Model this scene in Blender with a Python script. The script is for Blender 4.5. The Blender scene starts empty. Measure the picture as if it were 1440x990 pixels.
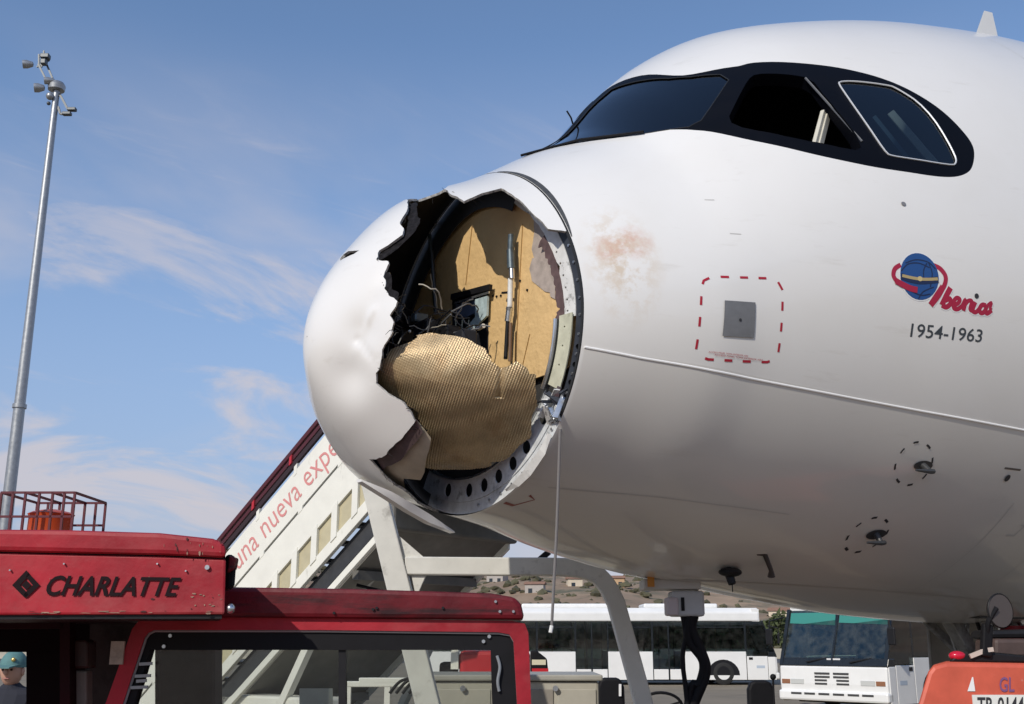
import bpy, math, random
import numpy as np
from math import pi, sin, cos, radians, sqrt
from mathutils import Vector, Matrix
from mathutils.geometry import delaunay_2d_cdt, tessellate_polygon
random.seed(7); rng = np.random.default_rng(7)

# ------------------------------------------------------------------ camera, sky, sun, exposure
scene = bpy.context.scene
COL = scene.collection
CAM = Vector((-1.8783, -4.5546, 1.599)); YAW = 0.9873; PITCH = 0.2591; FPX = 1536.83
cd = bpy.data.cameras.new('camera'); cam = bpy.data.objects.new('camera', cd); COL.objects.link(cam)
cam.location = CAM; cam.rotation_euler = (pi/2 + PITCH, 0, YAW - pi/2)
cd.sensor_fit = 'HORIZONTAL'; cd.sensor_width = 36; cd.lens = 36*FPX/1440
cd.clip_start = .05; cd.clip_end = 20000
scene.camera = cam

SUN_EL = radians(35); SUN_AZ = radians(-156)          # direction TOWARDS the sun, azimuth from +X, counter-clockwise
sd = Vector((cos(SUN_EL)*cos(SUN_AZ), cos(SUN_EL)*sin(SUN_AZ), sin(SUN_EL)))
world = bpy.data.worlds.new('World'); scene.world = world; world.use_nodes = True
nt = world.node_tree; nt.nodes.clear()
def wn(t, **k):
    n = nt.nodes.new(t)
    for a, b in k.items(): setattr(n, a, b)
    return n
sky = wn('ShaderNodeTexSky', sky_type='NISHITA', sun_disc=False, sun_elevation=SUN_EL, altitude=600, air_density=1.0, dust_density=0.3, ozone_density=3.0)
sky.sun_rotation = (pi/2 - SUN_AZ) % (2*pi)
bg = wn('ShaderNodeBackground'); bg.inputs[1].default_value = 0.15
cbg = wn('ShaderNodeBackground'); cbg.inputs[0].default_value = (.66, .62, .66, 1); cbg.inputs[1].default_value = 0.86
vbg = wn('ShaderNodeBackground'); vbg.inputs[0].default_value = (.315, .385, .57, 1); vbg.inputs[1].default_value = 0.86
tc = wn('ShaderNodeTexCoord'); sep = wn('ShaderNodeSeparateXYZ')
lk = nt.links.new
def wmath(op, a, b):
    n = wn('ShaderNodeMath', operation=op)
    for i, v in enumerate((a, b)):
        if isinstance(v, (int, float)): n.inputs[i].default_value = v
        else: lk(v, n.inputs[i])
    return n.outputs[0]
def wrange(src, a, b, c, d):
    n = wn('ShaderNodeMapRange', interpolation_type='SMOOTHSTEP')
    for i, v in enumerate((a, b, c, d)): n.inputs[i+1].default_value = v
    lk(src, n.inputs[0]); return n.outputs[0]
lk(tc.outputs['Generated'], sep.inputs[0]); Z = sep.outputs[2]
den = wmath('ADD', wmath('MAXIMUM', Z, 0.0), .42)
cmb = wn('ShaderNodeCombineXYZ'); lk(wmath('DIVIDE', sep.outputs[0], den), cmb.inputs[0]); lk(wmath('DIVIDE', sep.outputs[1], den), cmb.inputs[1])
def wnoise(sc, off, stretch, det=10, rough=.58, dist=.5):
    mp = wn('ShaderNodeMapping'); mp.inputs['Location'].default_value = off; mp.inputs['Rotation'].default_value = (0, 0, pi/2-YAW); mp.inputs['Scale'].default_value = stretch; lk(cmb.outputs[0], mp.inputs[0])
    n = wn('ShaderNodeTexNoise'); n.inputs['Scale'].default_value = sc; n.inputs['Detail'].default_value = det; n.inputs['Roughness'].default_value = rough; n.inputs['Distortion'].default_value = dist
    lk(mp.outputs[0], n.inputs['Vector']); return n.outputs['Fac']
soft = wmath('MULTIPLY', wrange(wnoise(1.5, (2.3, .7, 0), (.8, 1.2, 1), 7, .52), .36, .64, 0, .66), wrange(Z, .30, .52, 1, 0))
puff = wmath('MULTIPLY', wrange(wnoise(3.4, (.4, 5.1, 0), (.75, 1.35, 1), 11, .60, .7), .49, .63, 0, .80), wrange(Z, .26, .44, 1, 0))
wisp = wmath('MULTIPLY', wrange(wnoise(5.5, (3.7, 1.2, 0), (.4, 2.2, 1), 10, .62, 1.2), .55, .76, 0, .30), wrange(Z, .36, .50, 1, 0))
cl = wmath('MINIMUM', wmath('ADD', wmath('MAXIMUM', soft, puff), wisp), .88)
veil = wrange(Z, 0.0, .46, .85, 0.0)
m1 = wn('ShaderNodeMixShader'); m2 = wn('ShaderNodeMixShader'); out = wn('ShaderNodeOutputWorld')
lk(sky.outputs[0], bg.inputs[0]); lk(veil, m1.inputs[0]); lk(bg.outputs[0], m1.inputs[1]); lk(vbg.outputs[0], m1.inputs[2])
lk(cl, m2.inputs[0]); lk(m1.outputs[0], m2.inputs[1]); lk(cbg.outputs[0], m2.inputs[2]); lk(m2.outputs[0], out.inputs[0])

sl = bpy.data.lights.new('sun', 'SUN'); so = bpy.data.objects.new('sun', sl); COL.objects.link(so)
sl.energy = 3.0; sl.angle = radians(.53); sl.color = (1, .925, .81)
so.rotation_euler = sd.to_track_quat('Z', 'Y').to_euler(); so.location = (0, 0, 60)
vs = scene.view_settings; vs.view_transform = 'Standard'; vs.look = 'None'; vs.exposure = 0.12; vs.gamma = 1; vs.use_curve_mapping = False
scene.cycles.use_denoising = True; scene.cycles.max_bounces = 8; scene.cycles.transparent_max_bounces = 24

# ------------------------------------------------------------------ helpers: frames
FW = Vector((cos(YAW), sin(YAW), 0)); RT = Vector((sin(YAW), -cos(YAW), 0)); UP = Vector((0, 0, 1))
def ray(px, py):
    r = (px-720)/FPX; u = (495-py)/FPX
    return r, cos(PITCH)-u*sin(PITCH), sin(PITCH)+u*cos(PITCH)
def L(px, py, f):            # (right, forward, height) of a sight line at forward distance f
    r, a, b = ray(px, py); k = f/a
    return Vector((r*k, f, CAM.z+b*k))
def W3(v):                   # the same in world space
    return Vector((CAM.x, CAM.y, 0)) + RT*v[0] + FW*v[1] + UP*v[2]
def at(px, py, f): return W3(L(px, py, f))
ROT_CAM = YAW - pi/2

# ------------------------------------------------------------------ helpers: materials
MATS = {}
def mat(name, col, rough=.5, metal=0., var=.0, vscale=6., bump=0., bscale=60., coat=0., dirt=None, emit=0., spec=.5):
    if name in MATS: return MATS[name]
    m = bpy.data.materials.new(name); m.use_nodes = True; MATS[name] = m
    n = m.node_tree.nodes; l = m.node_tree.links; b = n['Principled BSDF']
    b.inputs['Roughness'].default_value = rough; b.inputs['Metallic'].default_value = metal
    b.inputs['Coat Weight'].default_value = coat; b.inputs['Coat Roughness'].default_value = .06; b.inputs['Specular IOR Level'].default_value = spec
    c = (*col, 1); b.inputs['Base Color'].default_value = c
    t = n.new('ShaderNodeTexCoord')
    cur = None
    if var:
        z = n.new('ShaderNodeTexNoise'); z.inputs['Scale'].default_value = vscale; z.inputs['Detail'].default_value = 7; z.inputs['Roughness'].default_value = .62
        l.new(t.outputs['Object'], z.inputs['Vector'])
        r = n.new('ShaderNodeMapRange'); r.inputs[1].default_value = .3; r.inputs[2].default_value = .7; r.inputs[3].default_value = 1-var; r.inputs[4].default_value = 1+var
        l.new(z.outputs['Fac'], r.inputs[0])
        x = n.new('ShaderNodeMix'); x.data_type = 'RGBA'; x.blend_type = 'MULTIPLY'; x.inputs[0].default_value = 1; x.inputs[6].default_value = c
        l.new(r.outputs[0], x.inputs[7]); cur = x.outputs[2]
        r2 = n.new('ShaderNodeMapRange'); r2.inputs[3].default_value = max(.02, rough-.12); r2.inputs[4].default_value = min(1, rough+.15)
        l.new(z.outputs['Fac'], r2.inputs[0]); l.new(r2.outputs[0], b.inputs['Roughness'])
    if dirt:                  # (colour, scale, low, high, stretch) chips, scuffs and stains
        dc, ds, lo, hi, st = dirt
        mp = n.new('ShaderNodeMapping'); mp.inputs['Scale'].default_value = st; l.new(t.outputs['Object'], mp.inputs[0])
        z = n.new('ShaderNodeTexNoise'); z.inputs['Scale'].default_value = ds; z.inputs['Detail'].default_value = 9; z.inputs['Roughness'].default_value = .68
        l.new(mp.outputs[0], z.inputs['Vector'])
        r = n.new('ShaderNodeMapRange'); r.inputs[1].default_value = lo; r.inputs[2].default_value = hi; l.new(z.outputs['Fac'], r.inputs[0])
        x = n.new('ShaderNodeMix'); x.data_type = 'RGBA'; x.inputs[6].default_value = c; x.inputs[7].default_value = (*dc, 1)
        if cur: l.new(cur, x.inputs[6])
        l.new(r.outputs[0], x.inputs[0]); cur = x.outputs[2]
    if cur: l.new(cur, b.inputs['Base Color'])
    if bump:
        z = n.new('ShaderNodeTexNoise'); z.inputs['Scale'].default_value = bscale; z.inputs['Detail'].default_value = 5; l.new(t.outputs['Object'], z.inputs['Vector'])
        bp = n.new('ShaderNodeBump'); bp.inputs['Strength'].default_value = bump; bp.inputs['Distance'].default_value = .02
        l.new(z.outputs['Fac'], bp.inputs['Height']); l.new(bp.outputs[0], b.inputs['Normal'])
    if emit:
        b.inputs['Emission Color'].default_value = c; b.inputs['Emission Strength'].default_value = emit
    return m
def glass(name, tint, rough=.02, refl=1.0, dirt=0.):
    if name in MATS: return MATS[name]
    m = bpy.data.materials.new(name); m.use_nodes = True; MATS[name] = m
    n = m.node_tree.nodes; l = m.node_tree.links; n.clear()
    o = n.new('ShaderNodeOutputMaterial'); tr = n.new('ShaderNodeBsdfTransparent'); tr.inputs[0].default_value = (*tint, 1)
    g = n.new('ShaderNodeBsdfGlossy'); g.inputs['Roughness'].default_value = rough; g.inputs[0].default_value = (.95, .97, 1, 1)
    f = n.new('ShaderNodeFresnel'); f.inputs[0].default_value = 1.5
    mu = n.new('ShaderNodeMath'); mu.operation = 'MULTIPLY'; mu.inputs[1].default_value = refl; l.new(f.outputs[0], mu.inputs[0])
    x = n.new('ShaderNodeMixShader'); l.new(mu.outputs[0], x.inputs[0]); l.new(tr.outputs[0], x.inputs[1]); l.new(g.outputs[0], x.inputs[2])
    last = x.outputs[0]
    if dirt:
        d = n.new('ShaderNodeBsdfDiffuse'); d.inputs[0].default_value = (.34, .33, .30, 1)
        t = n.new('ShaderNodeTexCoord'); z = n.new('ShaderNodeTexNoise'); z.inputs['Scale'].default_value = 5; z.inputs['Detail'].default_value = 8; l.new(t.outputs['Object'], z.inputs['Vector'])
        r = n.new('ShaderNodeMapRange'); r.inputs[1].default_value = .35; r.inputs[2].default_value = .75; r.inputs[4].default_value = dirt; l.new(z.outputs['Fac'], r.inputs[0])
        y = n.new('ShaderNodeMixShader'); l.new(r.outputs[0], y.inputs[0]); l.new(last, y.inputs[1]); l.new(d.outputs[0], y.inputs[2]); last = y.outputs[0]
    l.new(last, o.inputs[0]); return m

# ------------------------------------------------------------------ helpers: meshes
def link(name, me, parent=None):
    o = bpy.data.objects.new(name, me); COL.objects.link(o)
    if parent: o.parent = parent
    return o
def mesh(name, V, Fc, mats, parent=None, smooth=False, mids=None, normals=None, bev=0.):
    me = bpy.data.meshes.new(name); me.from_pydata([tuple(v) for v in V], [], [tuple(f) for f in Fc]); me.update()
    if not isinstance(mats, (list, tuple)): mats = [mats]
    for m in mats: me.materials.append(m)
    if mids is not None: me.polygons.foreach_set('material_index', list(mids))
    if smooth: me.polygons.foreach_set('use_smooth', [True]*len(me.polygons))
    if normals is not None: me.normals_split_custom_set_from_vertices([tuple(x) for x in normals])
    o = link(name, me, parent)
    if bev:
        b = o.modifiers.new('bevel', 'BEVEL'); b.width = bev; b.segments = 2; b.limit_method = 'ANGLE'; b.angle_limit = radians(40)
    return o
def empty(name, loc=(0, 0, 0), rz=0., label=None, cat=None, group=None):
    o = bpy.data.objects.new(name, None); COL.objects.link(o); o.location = loc; o.rotation_euler = (0, 0, rz); o.empty_display_size = .2
    tag(o, label, cat, group); return o
def tag(o, label=None, cat=None, group=None, kind=None):
    if label: o['label'] = label
    if cat: o['category'] = cat
    if group: o['group'] = group
    if kind: o['kind'] = kind
    return o
class B:
    """collects faces; build() links them as one mesh"""
    def __init__(s, off=(0, 0, 0)): s.v = []; s.f = []; s.off = Vector(off)
    def add(s, V, Fc):
        n = len(s.v); s.v += [Vector(v)-s.off for v in V]; s.f += [tuple(i+n for i in f) for f in Fc]; return s
    def box(s, a, b):
        x0, y0, z0 = [min(p, q) for p, q in zip(a, b)]; x1, y1, z1 = [max(p, q) for p, q in zip(a, b)]
        return s.add([(x0,y0,z0),(x1,y0,z0),(x1,y1,z0),(x0,y1,z0),(x0,y0,z1),(x1,y0,z1),(x1,y1,z1),(x0,y1,z1)],
                     [(0,3,2,1),(4,5,6,7),(0,1,5,4),(1,2,6,5),(2,3,7,6),(3,0,4,7)])
    def prism(s, poly, d):       # 3-D polygon extruded along vector d
        n = len(poly); P = [Vector(p) for p in poly]; d = Vector(d)
        nrm = Vector((0, 0, 0))
        for i in range(n): nrm += P[i].cross(P[(i+1) % n])
        if nrm.dot(d) > 0: P = P[::-1]
        V = P + [p+d for p in P]
        Fs = [tuple(range(n)), tuple(range(2*n-1, n-1, -1))] + [(i, i+n, (i+1) % n+n, (i+1) % n) for i in range(n)]
        return s.add(V, Fs)
    def bar(s, p0, p1, w, h=None, up=(0, 0, 1)):
        h = h or w; p0 = Vector(p0); p1 = Vector(p1); d = (p1-p0).normalized(); u = Vector(up)
        if abs(d.dot(u)) > .98: u = Vector((0, 1, 0))
        a = d.cross(u).normalized()*(w/2); b = a.cross(d).normalized()*(h/2)
        V = [p0-a-b, p0+a-b, p0+a+b, p0-a+b, p1-a-b, p1+a-b, p1+a+b, p1-a+b]
        return s.add(V, [(0,3,2,1),(4,5,6,7),(0,1,5,4),(1,2,6,5),(2,3,7,6),(3,0,4,7)])
    def cyl(s, p0, p1, r0, r1=None, n=16):
        r1 = r0 if r1 is None else r1; p0 = Vector(p0); p1 = Vector(p1); d = (p1-p0).normalized()
        u = Vector((0, 0, 1)) if abs(d.z) < .9 else Vector((1, 0, 0)); a = d.cross(u).normalized(); b = d.cross(a)
        V = []
        for i in range(n):
            t = 2*pi*i/n; e = a*cos(t)+b*sin(t); V += [p0+e*r0, p1+e*r1]
        Fs = [(2*i, 2*i+1, (2*i+3) % (2*n), (2*i+2) % (2*n)) for i in range(n)]
        return s.add(V, Fs+[tuple(range(0, 2*n, 2))[::-1], tuple(range(1, 2*n, 2))][::1])
    def tube(s, pts, r, n=8, closed=False, ph=0.):
        P = [Vector(p) for p in pts]; m = len(P); V = []; pa = None
        for i in range(m):
            d = (P[(i+1) % m]-P[i-1]) if closed else (P[min(i+1, m-1)]-P[max(i-1, 0)])
            d.normalize()
            if pa is None:
                u = Vector((0, 0, 1)) if abs(d.z) < .9 else Vector((1, 0, 0)); pa = d.cross(u).normalized()
            pa = (pa - d*pa.dot(d)).normalized(); b = d.cross(pa)
            rr = r[i] if isinstance(r, (list, tuple)) else r
            V += [P[i]+(pa*cos(2*pi*j/n+ph)+b*sin(2*pi*j/n+ph))*rr for j in range(n)]
        Fs = []
        for i in range(m if closed else m-1):
            k = (i+1) % m
            Fs += [(i*n+j, i*n+(j+1) % n, k*n+(j+1) % n, k*n+j) for j in range(n)]
        if not closed: Fs += [tuple(range(n))[::-1], tuple(range((m-1)*n, m*n))]
        return s.add(V, Fs)
    def lathe(s, base, axis, prof, n=24, a0=0., a1=2*pi):
        base = Vector(base); d = Vector(axis).normalized(); u = Vector((0, 0, 1)) if abs(d.z) < .9 else Vector((1, 0, 0)); a = d.cross(u).normalized(); b = d.cross(a)
        V = []; full = abs(a1-a0-2*pi) < 1e-6; cn = n if full else n+1
        for h, r in prof:
            V += [base+d*h+(a*cos(a0+(a1-a0)*j/n)+b*sin(a0+(a1-a0)*j/n))*max(r, 1e-4) for j in range(cn)]
        Fs = []
        for i in range(len(prof)-1):
            for j in range(n):
                k = (j+1) % cn; Fs.append((i*cn+j, (i+1)*cn+j, (i+1)*cn+k, i*cn+k))
        return s.add(V, Fs)
    def ball(s, c, rx, ry=None, rz=None, n=14, m=10, zmin=-1.):
        ry = ry or rx; rz = rz or rx; V = []; c = Vector(c)
        ph = [math.asin(max(-1, zmin)) + (pi/2-math.asin(max(-1, zmin)))*i/m for i in range(m+1)]
        for t in ph: V += [c+Vector((rx*cos(t)*cos(2*pi*j/n), ry*cos(t)*sin(2*pi*j/n), rz*sin(t))) for j in range(n)]
        Fs = [(i*n+j, i*n+(j+1) % n, (i+1)*n+(j+1) % n, (i+1)*n+j) for i in range(m) for j in range(n)]
        return s.add(V, Fs)
    def build(s, name, m, parent=None, smooth=False, bev=0.):
        o = mesh(name, s.v, s.f, m, parent, smooth=False, bev=bev)
        if smooth:
            me = o.data; me.polygons.foreach_set('use_smooth', [True]*len(me.polygons))
            me.update(); me.set_sharp_from_angle(angle=radians(38))
        return o
def text_mesh(s, size, offset=0., shear=0., space=1.):
    c = bpy.data.curves.new('lettering', 'FONT'); c.body = s; c.size = size; c.offset = offset; c.shear = shear; c.space_character = space; c.resolution_u = 3
    o = bpy.data.objects.new('lettering_source', c); COL.objects.link(o)
    bpy.context.view_layer.update()
    me = bpy.data.meshes.new_from_object(o.evaluated_get(bpy.context.evaluated_depsgraph_get()))
    V = [v.co.copy() for v in me.vertices]; Fs = [tuple(p.vertices) for p in me.polygons]
    bpy.data.objects.remove(o); bpy.data.curves.remove(c); bpy.data.meshes.remove(me)
    return V, Fs
def fit_text(s, x0, x1, y0, y1, offset=0., shear=0.):
    V, Fs = text_mesh(s, 1, offset, shear)
    ax = min(v.x for v in V); bx = max(v.x for v in V); ay = min(v.y for v in V); by = max(v.y for v in V)
    return [Vector((x0+(v.x-ax)/(bx-ax)*(x1-x0), y0+(v.y-ay)/(by-ay)*(y1-y0), 0)) for v in V], Fs

# ------------------------------------------------------------------ shared materials
M_STEEL = mat('galvanised_steel', (.36, .375, .39), .42, .7, .15, 9)
M_BLACK = mat('black_rubber', (.008, .008, .010), .6, 0, .2, 20, spec=.18)
M_BLACKP = mat('black_plastic', (.012, .012, .014), .45, 0, .15, 14, spec=.25)
M_CREAM = mat('stair_white_paint', (.78, .77, .70), .42, 0, .05, 4, dirt=((.30, .28, .23), 5, .62, .80, (1, 1, .3)))
M_TYRE = mat('tyre_rubber', (.018, .018, .018), .8, 0, .2, 30)
M_CHROME = mat('bare_metal', (.62, .64, .66), .28, .9, .1, 20)

# ------------------------------------------------------------------ ground, road, hills
def ground():
    m = bpy.data.materials.new('apron_concrete'); m.use_nodes = True; n = m.node_tree.nodes; l = m.node_tree.links; b = n['Principled BSDF']
    t = n.new('ShaderNodeTexCoord'); br = n.new('ShaderNodeTexBrick'); br.inputs['Scale'].default_value = 1; br.offset = 0
    br.inputs['Brick Width'].default_value = 7.5; br.inputs['Row Height'].default_value = 7.5; br.inputs['Mortar Size'].default_value = .02
    br.inputs['Color1'].default_value = (.245, .202, .142, 1); br.inputs['Color2'].default_value = (.225, .186, .131, 1); br.inputs['Mortar'].default_value = (.10, .095, .085, 1)
    l.new(t.outputs['Object'], br.inputs['Vector'])
    z = n.new('ShaderNodeTexNoise'); z.inputs['Scale'].default_value = .35; z.inputs['Detail'].default_value = 10; z.inputs['Roughness'].default_value = .7; l.new(t.outputs['Object'], z.inputs['Vector'])
    r = n.new('ShaderNodeMapRange'); r.inputs[1].default_value = .3; r.inputs[2].default_value = .7; r.inputs[3].default_value = .74; r.inputs[4].default_value = 1.14; l.new(z.outputs['Fac'], r.inputs[0])
    x = n.new('ShaderNodeMix'); x.data_type = 'RGBA'; x.blend_type = 'MULTIPLY'; x.inputs[0].default_value = 1; l.new(br.outputs[0], x.inputs[6]); l.new(r.outputs[0], x.inputs[7])
    l.new(x.outputs[2], b.inputs['Base Color']); b.inputs['Roughness'].default_value = .85
    o = mesh('apron_ground', [(-6000,-6000,0),(6000,-6000,0),(6000,6000,0),(-6000,6000,0)], [(0,1,2,3)], m); tag(o, kind='structure')
ground()
M_ROAD = mat('perimeter_asphalt', (.075, .075, .078), .85, 0, .2, 1.2)
def ring_strip(name, f0, f1, z, m, a0=-75, a1=75):
    V = []; Fs = []; n = 60
    for i in range(n+1):
        a = radians(a0+(a1-a0)*i/n)
        for f in (f0, f1): V.append(W3((f*math.tan(a*.8), f, z)))
    for i in range(n): Fs.append((2*i, 2*i+2, 2*i+3, 2*i+1))
    return tag(mesh(name, V, Fs, m), kind='structure')
ring_strip('perimeter_road', 88, 108, .006, M_ROAD)
ring_strip('grass_verge', 108, 190, .01, mat('dry_grass', (.21, .18, .09), .9, 0, .25, .3))

def hill_h(x, y):
    r = math.hypot(x, y); t = max(0, min(1, (r-170)/330)); t = t*t*(3-2*t)
    a = math.atan2(y, x)
    return t*(31+6*sin(a*5.0+1)+4*sin(a*11+r*.012)+2.2*sin(a*29-r*.02)+1.2*sin(a*61+r*.05))
def hills():
    V = []; Fs = []; nr, na = 26, 220
    for i in range(nr):
        r = 165+ (760)*(i/(nr-1))**1.3
        for j in range(na):
            a = 2*pi*j/na; x, y = r*cos(a), r*sin(a); V.append((x, y, hill_h(x, y)-.05+ (rng.random()*1.2 if i > 2 else 0)))
    for i in range(nr-1):
        for j in range(na): k = (j+1) % na; Fs.append((i*na+j, i*na+k, (i+1)*na+k, (i+1)*na+j))
    m = mat('hillside_earth', (.29, .205, .135), .95, 0, .35, .045, dirt=((.12, .115, .07), .07, .50, .64, (1, 1, 1)))
    o = mesh('hills', V, Fs, m, smooth=True); tag(o, kind='structure')
hills()
def scrub():
    V = []; Fs = []
    ico = [(0,0,1),(.89,0,.45),(.28,.85,.45),(-.72,.53,.45),(-.72,-.53,.45),(.28,-.85,.45),(.72,.53,-.3),(-.28,.85,-.3),(-.89,0,-.3),(-.28,-.85,-.3),(.72,-.53,-.3)]
    icf = [(0,1,2),(0,2,3),(0,3,4),(0,4,5),(0,5,1),(1,6,2),(2,7,3),(3,8,4),(4,9,5),(5,10,1),(2,6,7),(3,7,8),(4,8,9),(5,9,10),(1,10,6)]
    for k in range(3000):
        a = YAW+radians(rng.uniform(-38, 38)); r = rng.uniform(190, 620); x, y = r*cos(a), r*sin(a); z = hill_h(x, y)
        sz = rng.uniform(.35, 1.7)*(.7+r/600); n = len(V)
        for q in range(2):
            n = len(V); ox, oy, oz = rng.normal(0, .45*sz, 3)
            for v in ico:
                j = rng.uniform(.65, 1.3); V.append((x+ox+v[0]*sz*j*.8, y+oy+v[1]*sz*j*.8, z+abs(oz)*.5+(v[2]+.3)*sz*j*.62))
            Fs.extend(tuple(i+n for i in f) for f in icf)
    o = mesh('hillside_scrub', V, Fs, mat('scrub_foliage', (.085, .080, .045), .9, 0, .5, .06)); tag(o, 'dusty green scrub and bushes covering the far hillside', 'scrub', kind='stuff')
scrub()
def hedge():
    V = []; Fs = []
    for k in range(16000):
        px = rng.uniform(620, 1320); f = rng.uniform(196, 203); base = L(px, 902, f); c = W3((base[0], f, rng.uniform(0, 1)**.7*(4.4+1.2*sin(px*.03)+.6*sin(px*.11))))
        n = len(V); e = [Vector(rng.normal(0, .38, 3)) for _ in range(3)]
        V += [c+q for q in e]; Fs.append((n, n+1, n+2))
    o = mesh('hedge', V, Fs, mat('hedge_leaves', (.070, .090, .035), .85, 0, .4, .5)); tag(o, 'long green hedge along the perimeter beyond the buses', 'hedge', kind='stuff')
hedge()
def guard_wall():
    g = empty('perimeter_wall', W3((20, 110, 0)), ROT_CAM, 'low pale concrete wall running along the road beyond the buses', 'wall')
    for i in range(30):
        B().box((-105+i*6.0, 0, 0), (-105+i*6.0+5.95, .35, .95)).build('wall_segment', mat('barrier_concrete', (.44, .41, .35), .85, 0, .15, 1), g)
guard_wall()
def house(px, r, w, d, h, colr, roofc, label):
    a = YAW-math.atan((px-720)/FPX/1.0); x, y = r*cos(a)+CAM.x, r*sin(a)+CAM.y; z = hill_h(x, y)
    w *= .5; d *= .5; h *= .6; g = empty('hillside_house', (x, y, z-.6), a-pi/2+random.uniform(-.5, .5), label, 'house', 'houses on the far hillside')
    B().box((-w/2, -d/2, 0), (w/2, d/2, h)).build('wall', mat('house_render_%s' % colr[0], colr[1], .8, 0, .08, 1), g)
    B().prism([(-w/2-.4, -d/2-.4, h+.003), (-w/2-.4, d/2+.4, h+.003), (-w/2-.4, 0, h+d*.22)], (w+.8, 0, 0)).build('roof', mat('house_roof_%s' % roofc[0], roofc[1], .8, 0, .15, 2), g)
    for st in range(int(h//3)):
        for i in range(int(w//3)):
            x0 = -w/2+1+i*3; B().box((x0, -d/2-.06, 1+st*3), (x0+1.2, -d/2+.01, 2.4+st*3)).build('window', mat('house_window', (.03, .04, .05), .2), g)
HC = [('white', (.40, .37, .34)), ('cream', (.62, .54, .42)), ('ochre', (.50, .34, .20))]; RC = [('terracotta', (.27, .15, .10)), ('grey', (.25, .24, .23))]
for px, r, w, d, h, c, rf, lb in [(752, 330, 11, 8, 6, 0, 0, 'white house with terracotta roof on the hill above the bus rear doors'), (778, 400, 14, 9, 7, 0, 1, 'long white house with grey roof left of the hanging wire on the hill'), (806, 350, 9, 8, 6, 1, 0, 'small cream house on the hill right of the hanging wire'),
      (827, 430, 13, 9, 9, 0, 0, 'tall white house with terracotta roof high on the hill'), (862, 370, 12, 9, 6, 2, 0, 'ochre house on the hill right of the grey frame leg'), (1086, 300, 10, 8, 5, 1, 0, 'cream house on the hill between the two buses'), (700, 380, 12, 9, 7, 0, 0, 'white house on the hill below the stair platform')]:
    house(px, r, w, d, h, HC[c], RC[rf], lb)

# ------------------------------------------------------------------ airliner: surface of the nose
HZ = 3.7948
SK = np.array([0.0, .06, .2, .45, .8, 1.15, 1.45, 1.7, 2.0, 2.4, 2.9, 3.7, 4.7, 6.0, 9.0])
ZTK = np.array([-.8409, -.5886, -.36, -.0802, .1021, .3265, .5367, .8388, 1.1445, 1.4239, 1.623, 1.8457, 2.006, 2.0645, 2.0597])
ZBK = np.array([-.8409, -1.0745, -1.2866, -1.5022, -1.5869, -1.6548, -1.7399, -1.7992, -1.8539, -1.9033, -1.9644, -2.0446, -2.0814, -2.0795, -2.0754])
WK = np.array([0.0, .1756, .4289, .6972, .9175, 1.0786, 1.1863, 1.2575, 1.3519, 1.4692, 1.5988, 1.7583, 1.8995, 1.9651, 1.9754])
RK = np.sqrt(SK); SR = .8695
def pchip(yk, x):
    h = np.diff(RK); d = np.diff(yk)/h; m = np.zeros_like(yk); m[0] = d[0]; m[-1] = d[-1]
    for i in range(1, len(RK)-1):
        if d[i-1]*d[i] > 0:
            w1 = 2*h[i]+h[i-1]; w2 = h[i]+2*h[i-1]; m[i] = (w1+w2)/(w1/d[i-1]+w2/d[i])
    i = np.clip(np.searchsorted(RK, x)-1, 0, len(h)-1); t = (x-RK[i])/h[i]
    return (1+2*t)*(1-t)**2*yk[i]+t*(1-t)**2*h[i]*m[i]+t*t*(3-2*t)*yk[i+1]+t*t*(t-1)*h[i]*m[i+1]
def section(s):
    r = np.sqrt(np.clip(s, 0, 9.0)); a = pchip(ZTK, r); b = pchip(ZBK, r); w = pchip(WK, r)
    k = np.clip((s-24)/12., 0, 1); k = 1-.85*k*k
    a2 = 2.06; a = np.where(s > 24, a2-(a2-a*k)*.35, a); b = np.where(s > 24, b*k+.0, b); w = w*k
    return a, b, w, a*.47+b*.53, 1+.15315*np.exp(-((s-1.6)/1.2)**2)
def surf(s, th):
    s = np.asarray(s, float); th = np.asarray(th, float); a, b, w, zw, e = section(s)
    c, n = np.cos(th), np.sin(th); ee = np.where(c > 0, e, 1.)
    cc = np.sign(c)*np.abs(c)**ee; ss = np.sign(n)*np.abs(n)**ee
    return np.stack([s+0*th, -w*ss, np.where(c > 0, zw+(a-zw)*cc, zw+(zw-b)*cc)+HZ], -1)
def snormal(s, th):
    s = np.asarray(s, float); th = np.asarray(th, float); h = 2e-3
    ds = surf(s+h, th)-surf(np.maximum(s-h, 1e-5), th); dt = surf(s, th+h)-surf(s, th-h)
    n = np.cross(ds, dt); ax = surf(s, th); ax = ax-np.stack([ax[..., 0], 0*ax[..., 0], section(s)[3]+HZ], -1)
    n *= np.sign(np.sum(n*ax, -1)+1e-12)[..., None]
    return n/np.maximum(np.linalg.norm(n, axis=-1), 1e-9)[..., None]
def th_of(s, z):              # port side angle at height z
    a, b, w, zw, e = [float(v) for v in section(np.array(float(s)))]; q = z-HZ-zw
    if q > 0: return math.acos(min(1, (q/(a-zw))**(1/e)))
    return pi-math.acos(min(1, -q/(zw-b)))
def side(s, z, off=.003):      # point on the port skin at station s, height z
    t = th_of(s, z); P = surf(s, t); return Vector(P+off*snormal(s, t))
def PX(px, py, x):             # sight line meeting the plane at station x
    r, a, b = ray(px, py); d = RT*r+FW*a+UP*b; k = (x-CAM.x)/d.x; return CAM+d*k
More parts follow.
